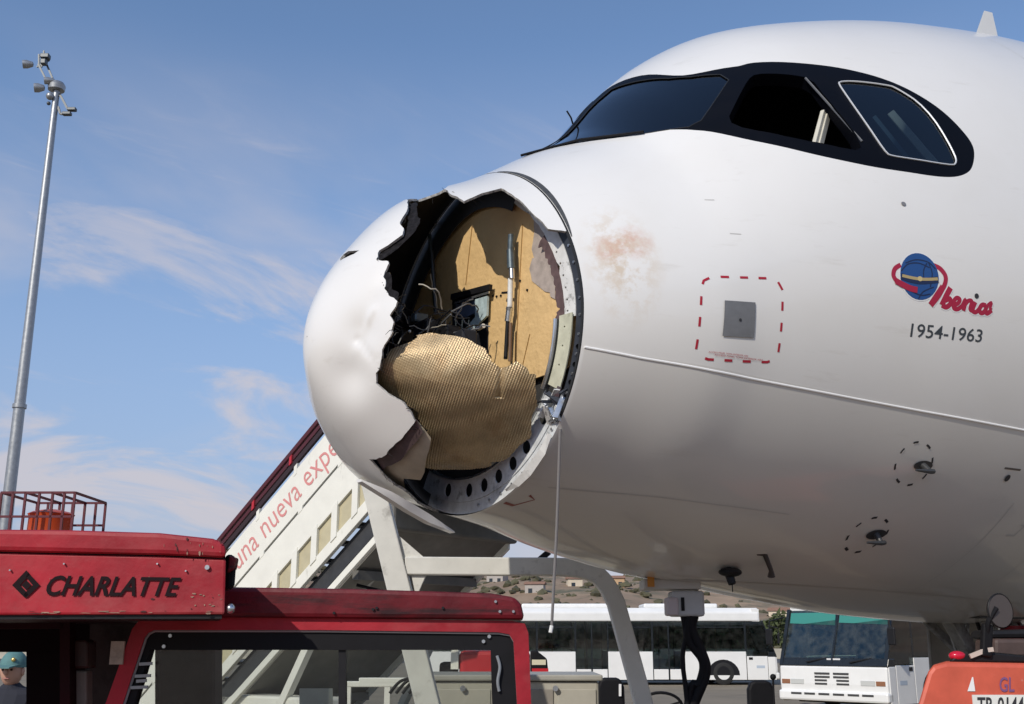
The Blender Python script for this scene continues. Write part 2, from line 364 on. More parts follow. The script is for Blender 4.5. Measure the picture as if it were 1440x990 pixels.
def inpoly(P, poly):
    x, y = P[:, 0], P[:, 1]; c = np.zeros(len(P), bool); n = len(poly)
    for i in range(n):
        x0, y0 = poly[i]; x1, y1 = poly[i-1]
        if y0 == y1: continue
        c ^= ((y0 > y) != (y1 > y)) & (x < (x1-x0)*(y-y0)/(y1-y0)+x0)
    return c
def cdt(pts, polys):
    V = [Vector(p) for p in pts]; E = []
    for p in polys:
        n = len(V); V += [Vector(q) for q in p]; E += [(n+i, n+(i+1) % len(p)) for i in range(len(p))]
    r = delaunay_2d_cdt(V, E, [], 0, 1e-5)
    return np.array([tuple(v) for v in r[0]]), np.array(r[2])
def dense(poly, step, close=True):
    o = []
    n = len(poly)
    for i in range(n if close else n-1):
        a = np.array(poly[i], float); b = np.array(poly[(i+1) % n], float); k = max(1, int(np.hypot(*(b-a))/step))
        o += [tuple(a+(b-a)*j/k) for j in range(k)]
    return o
def rounded(poly, it=2, cut=.22):       # corner cutting
    for _ in range(it):
        q = []
        for i in range(len(poly)):
            a = np.array(poly[i]); b = np.array(poly[(i+1) % len(poly)]); q += [tuple(a*(1-cut)+b*cut), tuple(a*cut+b*(1-cut))]
        poly = q
    return poly
def jag(poly, step, amp, seed=1):
    g = np.random.default_rng(seed); q = dense(poly, step); n = len(q); d = np.zeros((n, 2))
    for sp, a in ((12, 1.5), (5, .9), (2, .45), (1, .22)):
        k = max(3, n//sp); r = g.normal(0, a, (k+1, 2)); r[-1] = r[0]; x = np.linspace(0, k, n)
        d += np.stack([np.interp(x, np.arange(k+1), r[:, 0]), np.interp(x, np.arange(k+1), r[:, 1]*1.2)], -1)
    return [(p[0]+amp*e[0], p[1]+amp*e[1]) for p, e in zip(q, d)]

def paint():
    m = bpy.data.materials.new('airliner_white_paint'); m.use_nodes = True; n = m.node_tree.nodes; l = m.node_tree.links; b = n['Principled BSDF']
    b.inputs['Roughness'].default_value = .30; b.inputs['Coat Weight'].default_value = .55; b.inputs['Coat Roughness'].default_value = .07
    t = n.new('ShaderNodeTexCoord')
    def noise(sc, de=6, ro=.6, st=None):
        z = n.new('ShaderNodeTexNoise'); z.inputs['Scale'].default_value = sc; z.inputs['Detail'].default_value = de; z.inputs['Roughness'].default_value = ro
        if st:
            mp = n.new('ShaderNodeMapping'); mp.inputs['Scale'].default_value = st; l.new(t.outputs['Object'], mp.inputs[0]); l.new(mp.outputs[0], z.inputs['Vector'])
        else: l.new(t.outputs['Object'], z.inputs['Vector'])
        return z
    def rng_(src, a, b_, c, d):
        r = n.new('ShaderNodeMapRange'); r.inputs[1].default_value = a; r.inputs[2].default_value = b_; r.inputs[3].default_value = c; r.inputs[4].default_value = d; l.new(src, r.inputs[0]); return r.outputs[0]
    def mixc(fac, a, c):
        x = n.new('ShaderNodeMix'); x.data_type = 'RGBA'; l.new(fac, x.inputs[0])
        if isinstance(a, tuple): x.inputs[6].default_value = a
        else: l.new(a, x.inputs[6])
        x.inputs[7].default_value = c; return x.outputs[2]
    def mul_(a, c):
        x = n.new('ShaderNodeMath'); x.operation = 'MULTIPLY'; l.new(a, x.inputs[0])
        if isinstance(c, float): x.inputs[1].default_value = c
        else: l.new(c, x.inputs[1])
        return x.outputs[0]
    def near(c, rad, sc=(1, 1, 1)):
        mp = n.new('ShaderNodeVectorMath'); mp.operation = 'SUBTRACT'; mp.inputs[1].default_value = c; l.new(t.outputs['Object'], mp.inputs[0])
        ms = n.new('ShaderNodeVectorMath'); ms.operation = 'MULTIPLY'; ms.inputs[1].default_value = sc; l.new(mp.outputs[0], ms.inputs[0])
        d = n.new('ShaderNodeVectorMath'); d.operation = 'LENGTH'; l.new(ms.outputs[0], d.inputs[0]); return rng_(d.outputs['Value'], rad*.25, rad, 1, 0)
    base = mixc(rng_(noise(2.2, 8).outputs['Fac'], .45, .8, 0, .35), (.79, .78, .755, 1), (.72, .70, .655, 1))
    base = mixc(rng_(noise(7, 6, .7, (.25, 1, 2.2)).outputs['Fac'], .60, .82, 0, .35), base, (.52, .48, .42, 1))
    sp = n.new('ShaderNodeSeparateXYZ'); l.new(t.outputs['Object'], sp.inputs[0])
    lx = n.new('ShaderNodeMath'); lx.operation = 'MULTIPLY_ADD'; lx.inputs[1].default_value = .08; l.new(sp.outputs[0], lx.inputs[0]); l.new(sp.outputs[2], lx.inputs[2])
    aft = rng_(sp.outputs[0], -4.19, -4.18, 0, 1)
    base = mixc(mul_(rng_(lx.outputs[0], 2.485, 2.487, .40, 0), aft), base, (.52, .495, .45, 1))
    # the dried blotch beside the radome: thick rusty core, thin beige wash
    wash = mul_(near((1.05-5.07, -1.03, 3.24), .235, (1.25, .6, .66)), rng_(noise(11, 8, .66).outputs['Fac'], .44, .58, 0, .70))
    base = mixc(wash, base, (.60, .47, .32, 1))
    for c, rd, s_ in (((.99-5.07, -1.0, 3.30), .10, .62), ((1.10-5.07, -1.04, 3.345), .12, .58)):
        base = mixc(mul_(near(c, rd), rng_(noise(21, 7, .7).outputs['Fac'], .40, .60, .1, s_)), base, (.60, .27, .17, 1))
    l.new(base, b.inputs['Base Color'])
    bp = n.new('ShaderNodeBump'); bp.inputs['Strength'].default_value = .07; bp.inputs['Distance'].default_value = .01
    l.new(noise(2.6, 2, .4).outputs['Fac'], bp.inputs['Height']); l.new(bp.outputs[0], b.inputs['Normal']); l.new(bp.outputs[0], b.inputs['Coat Normal'])
    return m
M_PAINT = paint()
M_MASK = mat('black_window_surround', (.003, .0035, .006), .45, 0, .1, 8, spec=.10)
M_PANE = glass('cockpit_glass', (.34, .42, .47), .03, 1.5)
M_DARKIN = mat('dark_composite', (.012, .013, .018), .6, 0, .4, 9)
M_TORN = mat('torn_composite_edge', (.030, .029, .030), .85, 0, .8, 60, spec=.2)
M_RIM = mat('window_rim_metal', (.75, .76, .76), .3, .3)
plane = empty('airliner', (5.07, 0, 0), 0, 'white airliner with its nose cone torn open by hail', 'airliner')
PO = Vector((5.07, 0, 0))
class PB(B):
    def __init__(s): super().__init__(PO)
def pmesh(name, V, *a, **k): return mesh(name, [Vector(v)-PO for v in V], *a, **k)

MASK_P = [(1.10,0.),(1.15,.207),(1.372,.499),(1.514,.643),(1.616,.781),(1.678,.862),(1.835,1.032),(2.054,1.18),(2.311,1.287),(2.57,1.342),(2.751,1.362),(2.869,1.351),(2.933,1.317),(2.971,1.262),(2.944,1.197),(2.88,1.116),(2.78,1.032),(2.67,.963),(2.52,.89),(2.338,.806),(2.138,.694),(2.04,.656),(1.86,.516),(1.83,.26),(1.815,0.)]
WSH = rounded([(1.185,.045),(1.235,.30),(1.42,.535),(1.549,.695),(1.668,.822),(1.83,.765),(1.995,.70),(1.83,.52),(1.775,.28),(1.755,.045)], 1)
OPN = rounded([(1.791,.888),(1.9,.83),(2.028,.766),(2.082,.757),(2.189,.818),(2.295,.89),(2.285,1.001),(2.33,1.217),(2.269,1.223),(2.022,1.108),(1.839,.973)], 1)
AFT = rounded([(2.40,.965),(2.42,.937),(2.67,1.0),(2.70,1.012),(2.797,1.106),(2.832,1.285),(2.826,1.315),(2.79,1.327),(2.47,1.275),(2.43,1.255),(2.395,1.09)], 2, .25)
mir = lambda p: [(s, -t) for s, t in p]
def smooth2(pts, k=5):
    o = []
    for i in range(len(pts)-1):
        p0, p1, p2, p3 = [np.array(pts[min(max(j, 0), len(pts)-1)]) for j in (i-1, i, i+1, i+2)]
        for j in range(k):
            t = j/k; o.append(tuple(.5*((2*p1)+(p2-p0)*t+(2*p0-5*p1+4*p2-p3)*t*t+(3*p1-p0-3*p2+p3)*t**3)))
    return o+[tuple(pts[-1])]
def build_skin():
    mp = smooth2(MASK_P, 5); full = mp; full = full + [(s, -t) for s, t in full[::-1] if abs(t) > 1e-4]
    polys = [full]+[dense(q, .03) for q in (WSH, OPN, AFT, mir(WSH), mir(OPN), mir(AFT))]
    ss = np.concatenate([[.872], np.arange(.9, 3.3, .045), np.arange(3.3, 6, .12), np.arange(6, 24, 1.0), np.arange(24, 36.1, .8)])
    tt = np.linspace(-pi, pi, 145)
    pts = [(float(s), float(t)) for s in ss for t in tt]
    V, T = cdt(pts, polys)
    C = V[T].mean(1); reg = np.zeros(len(T), int); reg[inpoly(C, polys[0])] = 1
    for i, q in enumerate(polys[1:]): reg[inpoly(C, q)] = 2+i
    P = surf(V[:, 0], V[:, 1]); N = snormal(V[:, 0], V[:, 1])
    def part(name, sel, m, off=0., parent=plane, flip=False):
        T2 = T[sel]; u, inv = np.unique(T2, return_inverse=True); T2 = inv.reshape(-1, 3)
        Q = P[u]+off*N[u]; f = np.cross(Q[T2[:, 1]]-Q[T2[:, 0]], Q[T2[:, 2]]-Q[T2[:, 0]]); bad = np.sum(f*N[u][T2[:, 0]], -1) < 0
        T2[bad] = T2[bad][:, ::-1]
        return pmesh(name, Q, T2.tolist(), m, parent, smooth=True, normals=N[u])
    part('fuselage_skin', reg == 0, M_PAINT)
    mk = part('window_surround', reg == 1, M_MASK); mk['label'] = 'black painted surround of the cockpit windows'
    part('windshield', reg == 2, M_PANE, -.006); part('windshield', reg == 5, M_PANE, -.006)
    part('side_window', reg == 6, M_PANE, -.006); part('rear_side_window', reg == 4, M_PANE, -.006); part('rear_side_window', reg == 7, M_PANE, -.006)
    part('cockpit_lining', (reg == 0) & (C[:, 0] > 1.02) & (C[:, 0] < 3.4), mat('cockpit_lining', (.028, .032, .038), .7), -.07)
    # reveals of the openings
    def reveal(poly, d, name, m):
        q = np.array(dense(poly, .03)); a = surf(q[:, 0], q[:, 1]); nn = snormal(q[:, 0], q[:, 1]); k = len(q)
        pmesh(name, np.concatenate([a+.001*nn, a-d*nn]), [(i, (i+1) % k, (i+1) % k+k, i+k) for i in range(k)], m, plane)
    reveal(OPN, .07, 'window_opening_frame', M_MASK)
    def rim(poly, r, off, name, m):
        q = np.array(dense(poly, .02)); a = surf(q[:, 0], q[:, 1])+off*snormal(q[:, 0], q[:, 1]); b = PB(); b.tube(a, r, 6, True); return b.build(name, m, plane, smooth=True)
    for f in (lambda q: q, mir):
        rim(f(AFT), .0045, .0015, 'window_rim', M_RIM); rim(f(WSH), .003, .0, 'windshield_seal', mat('window_seal', (.022, .024, .028), .5, spec=.3))
build_skin()

# cockpit seen through the glass
def cockpit():
    ck = mat('cockpit_trim', (.05, .055, .06), .6, 0, .2, 8); pale = mat('cockpit_frame_cream', (.60, .57, .48), .5, 0, .1, 6)
    q = np.linspace(-pi, pi, 49)[:-1]; P = surf(np.full(48, 3.35), q); c = np.array([3.35, 0, 3.9]); P = c+(P-c)*.93
    pmesh('cockpit_rear_wall', P, [tuple(range(48))], ck, plane)
    PB().box((1.15, -.95, 3.02), (3.3, .95, 3.06)).build('cockpit_floor', ck, plane)
    b = PB(); b.prism([(1.32, -.80, 3.72), (1.75, -.86, 3.86), (1.95, -.86, 3.84), (1.95, -.86, 3.55), (1.4, -.78, 3.45)], (0, 1.66, 0)); b.build('glareshield', ck, plane, bev=.02)
    for y in (-.5, .5):
        s = PB(); s.box((2.35, y-.24, 3.45), (2.85, y+.24, 3.58)); s.prism([(2.78, y-.23, 3.55), (2.92, y-.23, 3.55), (3.06, y-.23, 4.28), (2.95, y-.23, 4.28)], (0, .46, 0)); s.build('pilot_seat', mat('seat_fabric', (.05, .06, .085), .85), plane, bev=.03)
    # frame of the sliding window drawn back behind the opening
    def inset(s, t, d): return Vector(surf(s, t)-d*snormal(s, t))
    b = PB(); b.bar(inset(2.11, 1.15, .06), inset(2.275, 1.015, .06), .022, .03); b.bar(inset(2.135, 1.165, .075), inset(2.295, 1.03, .075), .012, .04); b.build('sliding_window_frame', pale, plane, bev=.004)
    b = PB(); b.bar(inset(2.10, 1.16, .06), inset(2.17, 1.185, .06), .02, .03); b.build('sliding_window_sill', pale, plane, bev=.004)
    b = PB(); b.bar(inset(2.27, .88, -.002), inset(2.335, 1.20, -.002), .010, .012); b.build('opening_edge_strip', mat('grey_trim', (.075, .08, .09), .45), plane, bev=.003)
    b = PB(); b.bar(inset(2.66, 1.07, .08), inset(2.775, 1.31, .07), .03, .04); b.build('sliding_window_rear_frame', pale, plane, bev=.005)
    b = PB(); b.bar(inset(2.60, 1.06, .13), inset(2.70, 1.31, .12), .09, .02); b.build('curtain', mat('curtain_blue', (.10, .15, .19), .9), plane)
    b = PB(); w0 = Vector(surf(1.58, -.06)); w1 = w0+Vector((-.02, -.01, .03)); b.tube([w0, w1, w1+Vector((-.03, 0, .035))], .0055, 6); b.build('wiper', M_BLACKP, plane)
    b = PB(); b.tube([Vector(surf(1.14, .10)+.012*snormal(1.14, .10)), Vector(surf(1.30, .40)+.014*snormal(1.30, .40)), Vector(surf(1.50, .64)+.014*snormal(1.5, .64))], .007, 6); b.build('wiper_blade', M_BLACKP, plane)
cockpit()

# ---------------------------------------------------------- radome shell with the torn hole
HOLE = [(.72,.06),(.64,.20),(.56,.349),(.545,.57),(.559,.679),(.587,.659),(.659,.622),(.748,.625),(.762,.745),(.779,.846),(.783,.949),(.80,1.06),(.90,1.122),(.93,1.5),(.93,2.0),(.93,2.5),(.93,3.0),(.93,3.5),(.80,3.42),(.66,3.27),(.534,3.107),(.396,3.027),(.31,2.997),(.327,2.619),(.347,2.384),(.302,2.309),(.29,2.277),(.235,2.261),(.195,2.204),(.181,2.103),(.187,1.941),(.20,1.753),(.217,1.542),(.228,1.412),(.197,1.233),(.185,1.038),(.201,.929),(.192,.784),(.214,.692),(.241,.713),(.293,.711),(.328,.553),(.406,.319),(.48,.03),(.60,-.12),(.70,-.06)]
SLIT = [(.136,.10),(.150,-.02),(.166,-.02),(.172,.10),(.176,.40),(.160,.36)]
def dented(P):
    P = P.copy(); n = P-np.array([.6, 0, 2.95]); n /= np.linalg.norm(n, axis=1)[:, None]
    for c, r, a in (((.123, -.30, 2.93), .10, .030), ((.10, -.23, 2.74), .11, .036), ((.16, -.36, 3.07), .07, .012), ((.20, -.42, 3.2), .09, .010), ((.3, -.35, 2.55), .16, .014)):
        d = np.linalg.norm(P-np.array(c), axis=1); P -= n*(a*np.exp(-(d/r)**2))[:, None]
    # creases: sharp folds running from the dents towards the hole
    for c0, c1, wd, a in (((.12, -.27, 2.90), (.17, -.40, 2.72), .020, .016), ((.11, -.25, 2.82), (.16, -.34, 3.02), .016, -.012), ((.09, -.17, 2.72), (.13, -.30, 2.66), .014, .012)):
        c0 = np.array(c0); c1 = np.array(c1); t = np.clip(((P-c0)@(c1-c0))/((c1-c0)@(c1-c0)), 0, 1); d = np.linalg.norm(P-(c0+t[:, None]*(c1-c0)), axis=1)
        P -= n*(a*np.exp(-(d/wd)**2))[:, None]
    return P
def build_radome():
    uu = np.concatenate([[.004], np.arange(.03, sqrt(.862), .0165), [sqrt(.864)]]); T0 = -2.2; tt = np.linspace(T0, T0+2*pi, 181)
    hole = [(sqrt(max(s, .001)), t) for s, t in jag(HOLE, .022, .0050, 4)]; slit = [(sqrt(s), t) for s, t in SLIT]
    V, T = cdt([(float(u), float(t)) for u in uu for t in tt], [hole, slit])
    C = V[T].mean(1); ok = ~inpoly(C, hole) & ~inpoly(C, slit) & (C[:, 0] < sqrt(.864)+1e-6) & (C[:, 1] > T0) & (C[:, 1] < T0+2*pi)
    s = V[:, 0]**2; P = dented(surf(s, V[:, 1])); N = snormal(s, V[:, 1])
    key = {}; rep = np.zeros(len(P), int)
    for i, p in enumerate(np.round(P, 5)): rep[i] = key.setdefault(tuple(p), i)
    T = rep[T[ok]]; T = T[(T[:, 0] != T[:, 1]) & (T[:, 1] != T[:, 2]) & (T[:, 0] != T[:, 2])]
    f = np.cross(P[T[:, 1]]-P[T[:, 0]], P[T[:, 2]]-P[T[:, 0]]); bad = np.sum(f*N[T[:, 0]], -1) < 0; T[bad] = T[bad][:, ::-1]
    u, inv = np.unique(T, return_inverse=True); T = inv.reshape(-1, 3); Po = P[u]; Pi = Po-.012*N[u]; k = len(u)
    cnt = {}
    for t in T.tolist():
        for i in range(3): e = (t[i], t[(i+1) % 3]); cnt[e] = cnt.get(e, 0)+1
    Fs = T.tolist()+(T[:, ::-1]+k).tolist(); ids = [0]*len(T)+[1]*len(T)
    for (a, b) in cnt:
        if (b, a) not in cnt: Fs.append((b, a, a+k, b+k)); ids.append(2)
    o = pmesh('radome', np.concatenate([Po, Pi]), Fs, [M_PAINT, M_DARKIN, mat('broken_shell_edge', (.40, .385, .36), .8, 0, .7, 45)], plane, smooth=True, mids=ids)
    o.data.set_sharp_from_angle(angle=radians(35)); o['label'] = 'white nose cone shell, dented and torn open on its side'
    return o
build_radome()
# inside ribs of the shell and fibres hanging from the torn edge
def fibres():
    g = np.random.default_rng(11); b = PB(); hp = dense(HOLE, .03)
    for i in range(len(hp)):
        s, t = hp[i]
        if s > .80 or g.random() < .6: continue
        p = Vector(surf(s, t)-.006*snormal(s, t)); d = Vector((g.normal(.02, .02), g.normal(0, .02), g.normal(-.012, .02)))
        b.tube([p, p+d*.5+Vector(g.normal(0, .004, 3)), p+d], [.0016, .0013, .0007], 4)
    tag(b.build('torn_fibres', M_TORN, plane), kind='stuff')
fibres()
def plies():
    g = np.random.default_rng(77); polys = [[(.19,.80),(.215,.70),(.25,.72),(.30,.70),(.335,.56),(.40,.35),(.47,.06),(.49,.12),(.445,.33),(.40,.45),(.375,.60),(.335,.72),(.28,.80),(.225,.82)], [(.182,1.02),(.20,.93),(.22,1.02),(.215,1.2),(.235,1.32),(.225,1.40),(.195,1.23)]]
    for k, pl in enumerate(polys):
        q = jag(pl, .02, .007, 40+k); V, T = cdt([], [q]); T = T[inpoly(V[T].mean(1), q)]
        P = surf(V[:, 0], V[:, 1])-(.014+.10*np.clip(V[:, 0:1]-pl[0][0], 0, .3)*.6)*snormal(V[:, 0], V[:, 1])
        pmesh('torn_ply', P, T.tolist(), mat('charred_ply', (.014, .013, .015), .85, 0, .8, 60, bump=.5, bscale=70, spec=.15), plane)
plies()
def flap():
    b = PB(); A = [PX(x, y, sx) for x, y, sx in ((508, 674, .28), (548, 690, .40), (578, 707, .52), (606, 724, .63), (639, 747, .78))]; Cc = [PX(x, y, sx) for x, y, sx in ((509, 677, .28), (546, 700, .40), (574, 718, .52), (604, 735, .63), (640, 749, .78))]
    n = len(A); V = A+Cc+[p+Vector((0, .05, .006)) for p in A]+[p+Vector((0, .05, .0)) for p in Cc]
    Fs = []
    for i in range(n-1): Fs += [(i, i+1, n+i+1, n+i), (2*n+i, 3*n+i, 3*n+i+1, 2*n+i+1), (i, 2*n+i, 2*n+i+1, i+1), (n+i, n+i+1, 3*n+i+1, 3*n+i)]
    Fs += [(0, n, 3*n, 2*n), (n-1, 3*n-1, 4*n-1, 2*n-1)]
    b.add(V, Fs); o = b.build('torn_flap', M_PAINT, plane, smooth=True); o['label'] = 'torn white strip of nose cone hanging below the ring'
flap()

# ---------------------------------------------------------- ring frame, bulkhead and radar bay
CZ = 3.06
def polar(rho, th, x):
    P = surf(np.full(np.shape(th), SR), th); c = np.array([SR, 0, CZ]); Q = c+(P-c)*np.asarray(rho)[..., None]; Q[..., 0] = x; return Q
def annulus(name, r0, r1, t0, t1, x, m, holes=(), thick=.006, jr=0., step=.04, seed=3):
    n = max(4, int((t1-t0)/step)); tt = np.linspace(t0, t1, n+1); g = np.random.default_rng(seed)
    outer = [(r1, float(t)) for t in tt]+[(r0+g.normal(0, jr), float(t)) for t in tt[::-1]]
    hp = []
    for hr, ht, a in holes: hp.append([(hr+a*1.06*cos(q), ht+a*1.1*sin(q)) for q in np.linspace(0, 2*pi, 15)[:-1]])
    V, T = cdt([], [outer]+hp); C = V[T].mean(1); ok = inpoly(C, outer)
    for h in hp: ok &= ~inpoly(C, h)
    T = T[ok]; Q = polar(V[:, 0], V[:, 1], x)
    f = np.cross(Q[T[:, 1]]-Q[T[:, 0]], Q[T[:, 2]]-Q[T[:, 0]]); bad = f[:, 0] > 0; T[bad] = T[bad][:, ::-1]
    k = len(Q); cnt = set()
    for t in T.tolist():
        for i in range(3): cnt.add((t[i], t[(i+1) % 3]))
    Fs = T.tolist()+(T[:, ::-1]+k).tolist()+[(b, a, a+k, b+k) for a, b in cnt if (b, a) not in cnt]
    return pmesh(name, np.concatenate([Q, Q+np.array([thick, 0, 0])]), Fs, m, plane)
M_NAVY = mat('ring_dark_primer', (.035, .040, .052), .45, 0, .25, 14)
M_RINGW = mat('ring_white_sealant', (.72, .72, .70), .5, 0, .12, 16, dirt=((.30, .30, .29), 18, .56, .66, (1, 1, 1)))
M_RINGM = mat('ring_metal', (.66, .69, .71), .42, .10, .18, 16, dirt=((.16, .17, .18), 11, .55, .72, (1, 1, 1)))
M_ZINC = mat('zinc_chromate', (.56, .56, .43), .5, 0, .15, 14, dirt=((.30, .30, .22), 15, .58, .7, (1, 1, 1)))
M_TAN = mat('bulkhead_tan_insulation', (.70, .475, .220), .62, 0, .07, 7, bump=.35, bscale=24, dirt=((.40, .26, .11), 9, .60, .78, (1, 1, 1)))
annulus('ring_outer_band', .925, .992, .25, 2.15, .884, M_NAVY, holes=[(.955, t, .014) for t in (1.80, 1.90, 2.0, 2.08)])
annulus('ring_outer_band', .925, .992, 2.15, 3.6, .885, M_RINGM); annulus('ring_outer_band', .925, .992, 3.6, 2*pi+.25, .885, M_NAVY)
annulus('ring_flange_white', .84, .924, .55, 1.62, .881, M_RINGW, holes=[(.862, t, .007) for t in np.arange(1.15, 1.6, .085)], jr=.004)
annulus('ring_flange', .80, .924, 2.12, 3.7, .880, M_RINGM, holes=[(.862, t, .037) for t in (2.27, 2.50, 2.66, 2.82, 2.98, 3.15, 3.4)])
annulus('ring_flange', .80, .924, 3.7, 2*pi+.55, .880, mat('ring_grey_primer', (.035, .038, .043), .6, 0, .3, 12))
annulus('ring_inner_lip', .788, .80, 1.95, 3.8, .872, M_CHROME, thick=.02)
o = annulus('torn_seal', .785, .838, .98, 1.72, .8775, mat('purple_brown_seal', (.115, .072, .072), .7, 0, .3, 20), jr=.008, step=.02)
annulus('zinc_plate', .815, .915, 1.60, 2.06, .868, M_ZINC, holes=[(.86, t, .006) for t in (1.68, 1.8, 1.92)])
annulus('zinc_edge', .78, .812, 1.62, 2.06, .868, mat('dark_channel', (.06, .065, .06), .5, .3), thick=.02)
b = PB(); b.tube([tuple(polar(np.array(.80), np.array(t), .858)) for t in np.linspace(1.62, 2.1, 9)], .010, 8); b.build('silver_pipe', M_CHROME, plane, smooth=True)
annulus('joint_gap', .985, 1.0, .2, 2.2, .8665, mat('joint_gap_black', (.02, .021, .023), .6), thick=.02)
tq = np.linspace(.30, 1.16, 30); wq = .004+.020*np.sin(np.clip((tq-.30)/.86, 0, 1)*pi)**.8
pmesh('painted_lip_shadow', np.concatenate([surf(np.full(30, .8735), tq)+.0015*snormal(np.full(30, .9), tq), surf(.8735+wq, tq)+.0015*snormal(.9+wq, tq)]), [(i, i+1, 31+i, 30+i) for i in range(29)], mat('lip_shadow_grey', (.055, .058, .062), .6, 0, .3, 20), plane)  # shadow of the raised skin lip, painted as a dark strip on the skin
g = np.random.default_rng(5)
for i in range(16):                     # crumpled brackets where the ring broke
    t = g.uniform(2.04, 2.24); r = g.uniform(.82, .97); p = Vector(polar(np.array(r), np.array(t), .868))
    d = Vector(g.normal(0, .03, 3)); PB().bar(p-d, p+d, g.uniform(.012, .03), .006, up=g.normal(0, 1, 3)).build('broken_bracket', [M_CHROME, M_RINGW, M_NAVY][i % 3], plane)
def sliver():                       # bent strip of skin below the ring
    b = PB(); A = [Vector(polar(np.array(r), np.array(t), x)) for r, t, x in ((.97, 2.30, .86), (.985, 2.40, .855), (.985, 2.55, .85), (.98, 2.68, .855), (.972, 2.76, .862))]; Cc = [Vector(polar(np.array(r), np.array(t), x)) for r, t, x in ((.985, 2.30, .875), (1.02, 2.40, .87), (1.025, 2.55, .868), (1.012, 2.66, .87), (.98, 2.765, .872))]
    n = len(A); b.add(A+Cc, [(i, i+1, n+i+1, n+i) for i in range(n-1)]); b.build('bent_skin_strip', M_RINGW, plane)
sliver()
for i in range(26):
    t = .3+i*.11; p = Vector(polar(np.array(.958), np.array(t), .8835)); PB().cyl(p, p+Vector((-.006, 0, 0)), .007, n=8).build('rivet', M_CHROME, plane)

# tan insulated bulkhead: polygons in the plane of the bulkhead
BX = .905
def pane_poly(name, px, x, m, thick=.012):
    P = [PX(a, c, x) for a, c in px]; b = PB(); b.prism(P, (thick, 0, 0)); return b.build(name, m, plane)
tt = np.linspace(-1.98, 1.98, 60); edge = [Vector(v) for v in polar(np.full(60, .90), tt, BX)]
b = PB(); b.prism([v for v in edge if v.z > 2.765], (.012, 0, 0)); b.build('bulkhead_panel', M_TAN, plane)
tt = np.linspace(-pi, pi, 73)[:-1]
b = PB(); b.prism([Vector(v) for v in polar(np.full(72, .985), tt, BX+.03)], (.01, 0, 0)); b.build('bulkhead_backing', mat('bulkhead_dark', (.035, .034, .032), .7, 0, .3, 8), plane)
# seams, patches of grey adhesive and blemishes on the insulation
M_GLUE = mat('grey_adhesive', (.40, .34, .30), .7, 0, .2, 18)
for ip, poly in enumerate(([(752, 305), (776, 312), (776, 385), (768, 398), (755, 378), (748, 350), (752, 325)], [(750, 362), (775, 368), (778, 412), (765, 410), (748, 395), (745, 378)], [(768, 312), (779, 316), (781, 420), (774, 416)])):
    q = jag(poly, 6, .7, 9); pane_poly('adhesive_patch', q, BX-.0025-.0017*ip, M_GLUE, .0032+.001*ip)
def line(name, a, c, x, w, m): PB().bar(PX(*a, x), PX(*c, x), w, .004, up=(1, 0, 0)).build(name, m, plane)
M_SEAM = mat('panel_seam', (.36, .22, .08), .7)
line('panel_seam', (735, 315), (722, 560), BX-.002, .004, M_SEAM); line('panel_seam', (664, 318), (655, 400), BX-.002, .004, M_SEAM); line('panel_seam', (745, 470), (733, 522), BX-.002, .003, M_SEAM)
for q in ((648, 310), (699, 417), (694, 416), (705, 416), (732, 395), (742, 408)): p = PX(*q, BX); PB().cyl(p, p-Vector((.006, 0, 0)), .006, n=8).build('fastener', M_CHROME if q[0] == 648 else M_BLACKP, plane)
# opening in the bulkhead with blue-grey equipment
pane_poly('radar_recess', [(636, 416), (686, 404), (686, 500), (636, 500)], BX-.004, M_DARKIN, .006)
b = PB(); b.bar(PX(636, 418, BX-.03), PX(690, 404, BX-.03), .02, .03); b.build('recess_lintel', M_BLACKP, plane); b = PB(); b.bar(PX(640, 426, BX-.035), PX(688, 411, BX-.035), .006, .01); b.build('recess_edge', M_CHROME, plane)
pane_poly('blue_equipment_panel', [(641, 428), (668, 421), (668, 440), (655, 446), (641, 444)], BX-.02, mat('blue_grey_panel', (.09, .12, .19), .4, 0, .3, 20), .012)
pane_poly('pale_equipment_panel', [(668, 421), (685, 416), (684, 444), (672, 456), (660, 470), (656, 460), (668, 446)], BX-.03, mat('pale_cyan_panel', (.42, .52, .54), .45, 0, .3, 25), .012)
for i in range(5): line('connector_strip', (641+i*4.5, 450), (640+i*4.5, 476), BX-.03, .006, [M_ZINC, M_BLACKP][i % 2])
PB().cyl(PX(672, 462, BX-.04), PX(680, 458, BX-.04), .012, n=10).build('connector', M_RINGW, plane)
# actuator rod in front of the panel, another one in the dark
def rod(name, segs, x, parent=plane):
    for (a, c, r, m) in segs: b = PB(); b.cyl(PX(*a, x), PX(*c, x), r, n=12); b.build(name, m, parent, smooth=True)
M_GREYB = mat('blue_grey_fitting', (.10, .13, .15), .4, .4, .3, 30)
rod('actuator_rod', [((719, 330), (718, 352), .016, M_GREYB), ((718, 352), (719, 378), .020, M_GREYB), ((719, 366), (720, 392), .014, M_CHROME), ((718, 392), (717, 432), .013, M_RINGW), ((717, 432), (716, 436), .017, M_CHROME), ((716, 436), (714, 452), .015, M_CHROME), ((714, 452), (711, 505), .010, M_BLACKP), ((718, 454), (717, 508), .008, mat('brown_rod', (.16, .09, .05), .5))], .86)
PB().bar(PX(706, 412, .87), PX(718, 411, .87), .008, .01).build('rod_bracket', M_BLACKP, plane)
rod('guide_rod', [((604, 330), (606, 352), .010, M_GREYB), ((607, 352), (613, 440), .012, mat('dark_rod', (.10, .11, .12), .4, .6)), ((566, 312), (612, 312), .010, mat('dark_rod', (.1, .1, .1)))], .86)
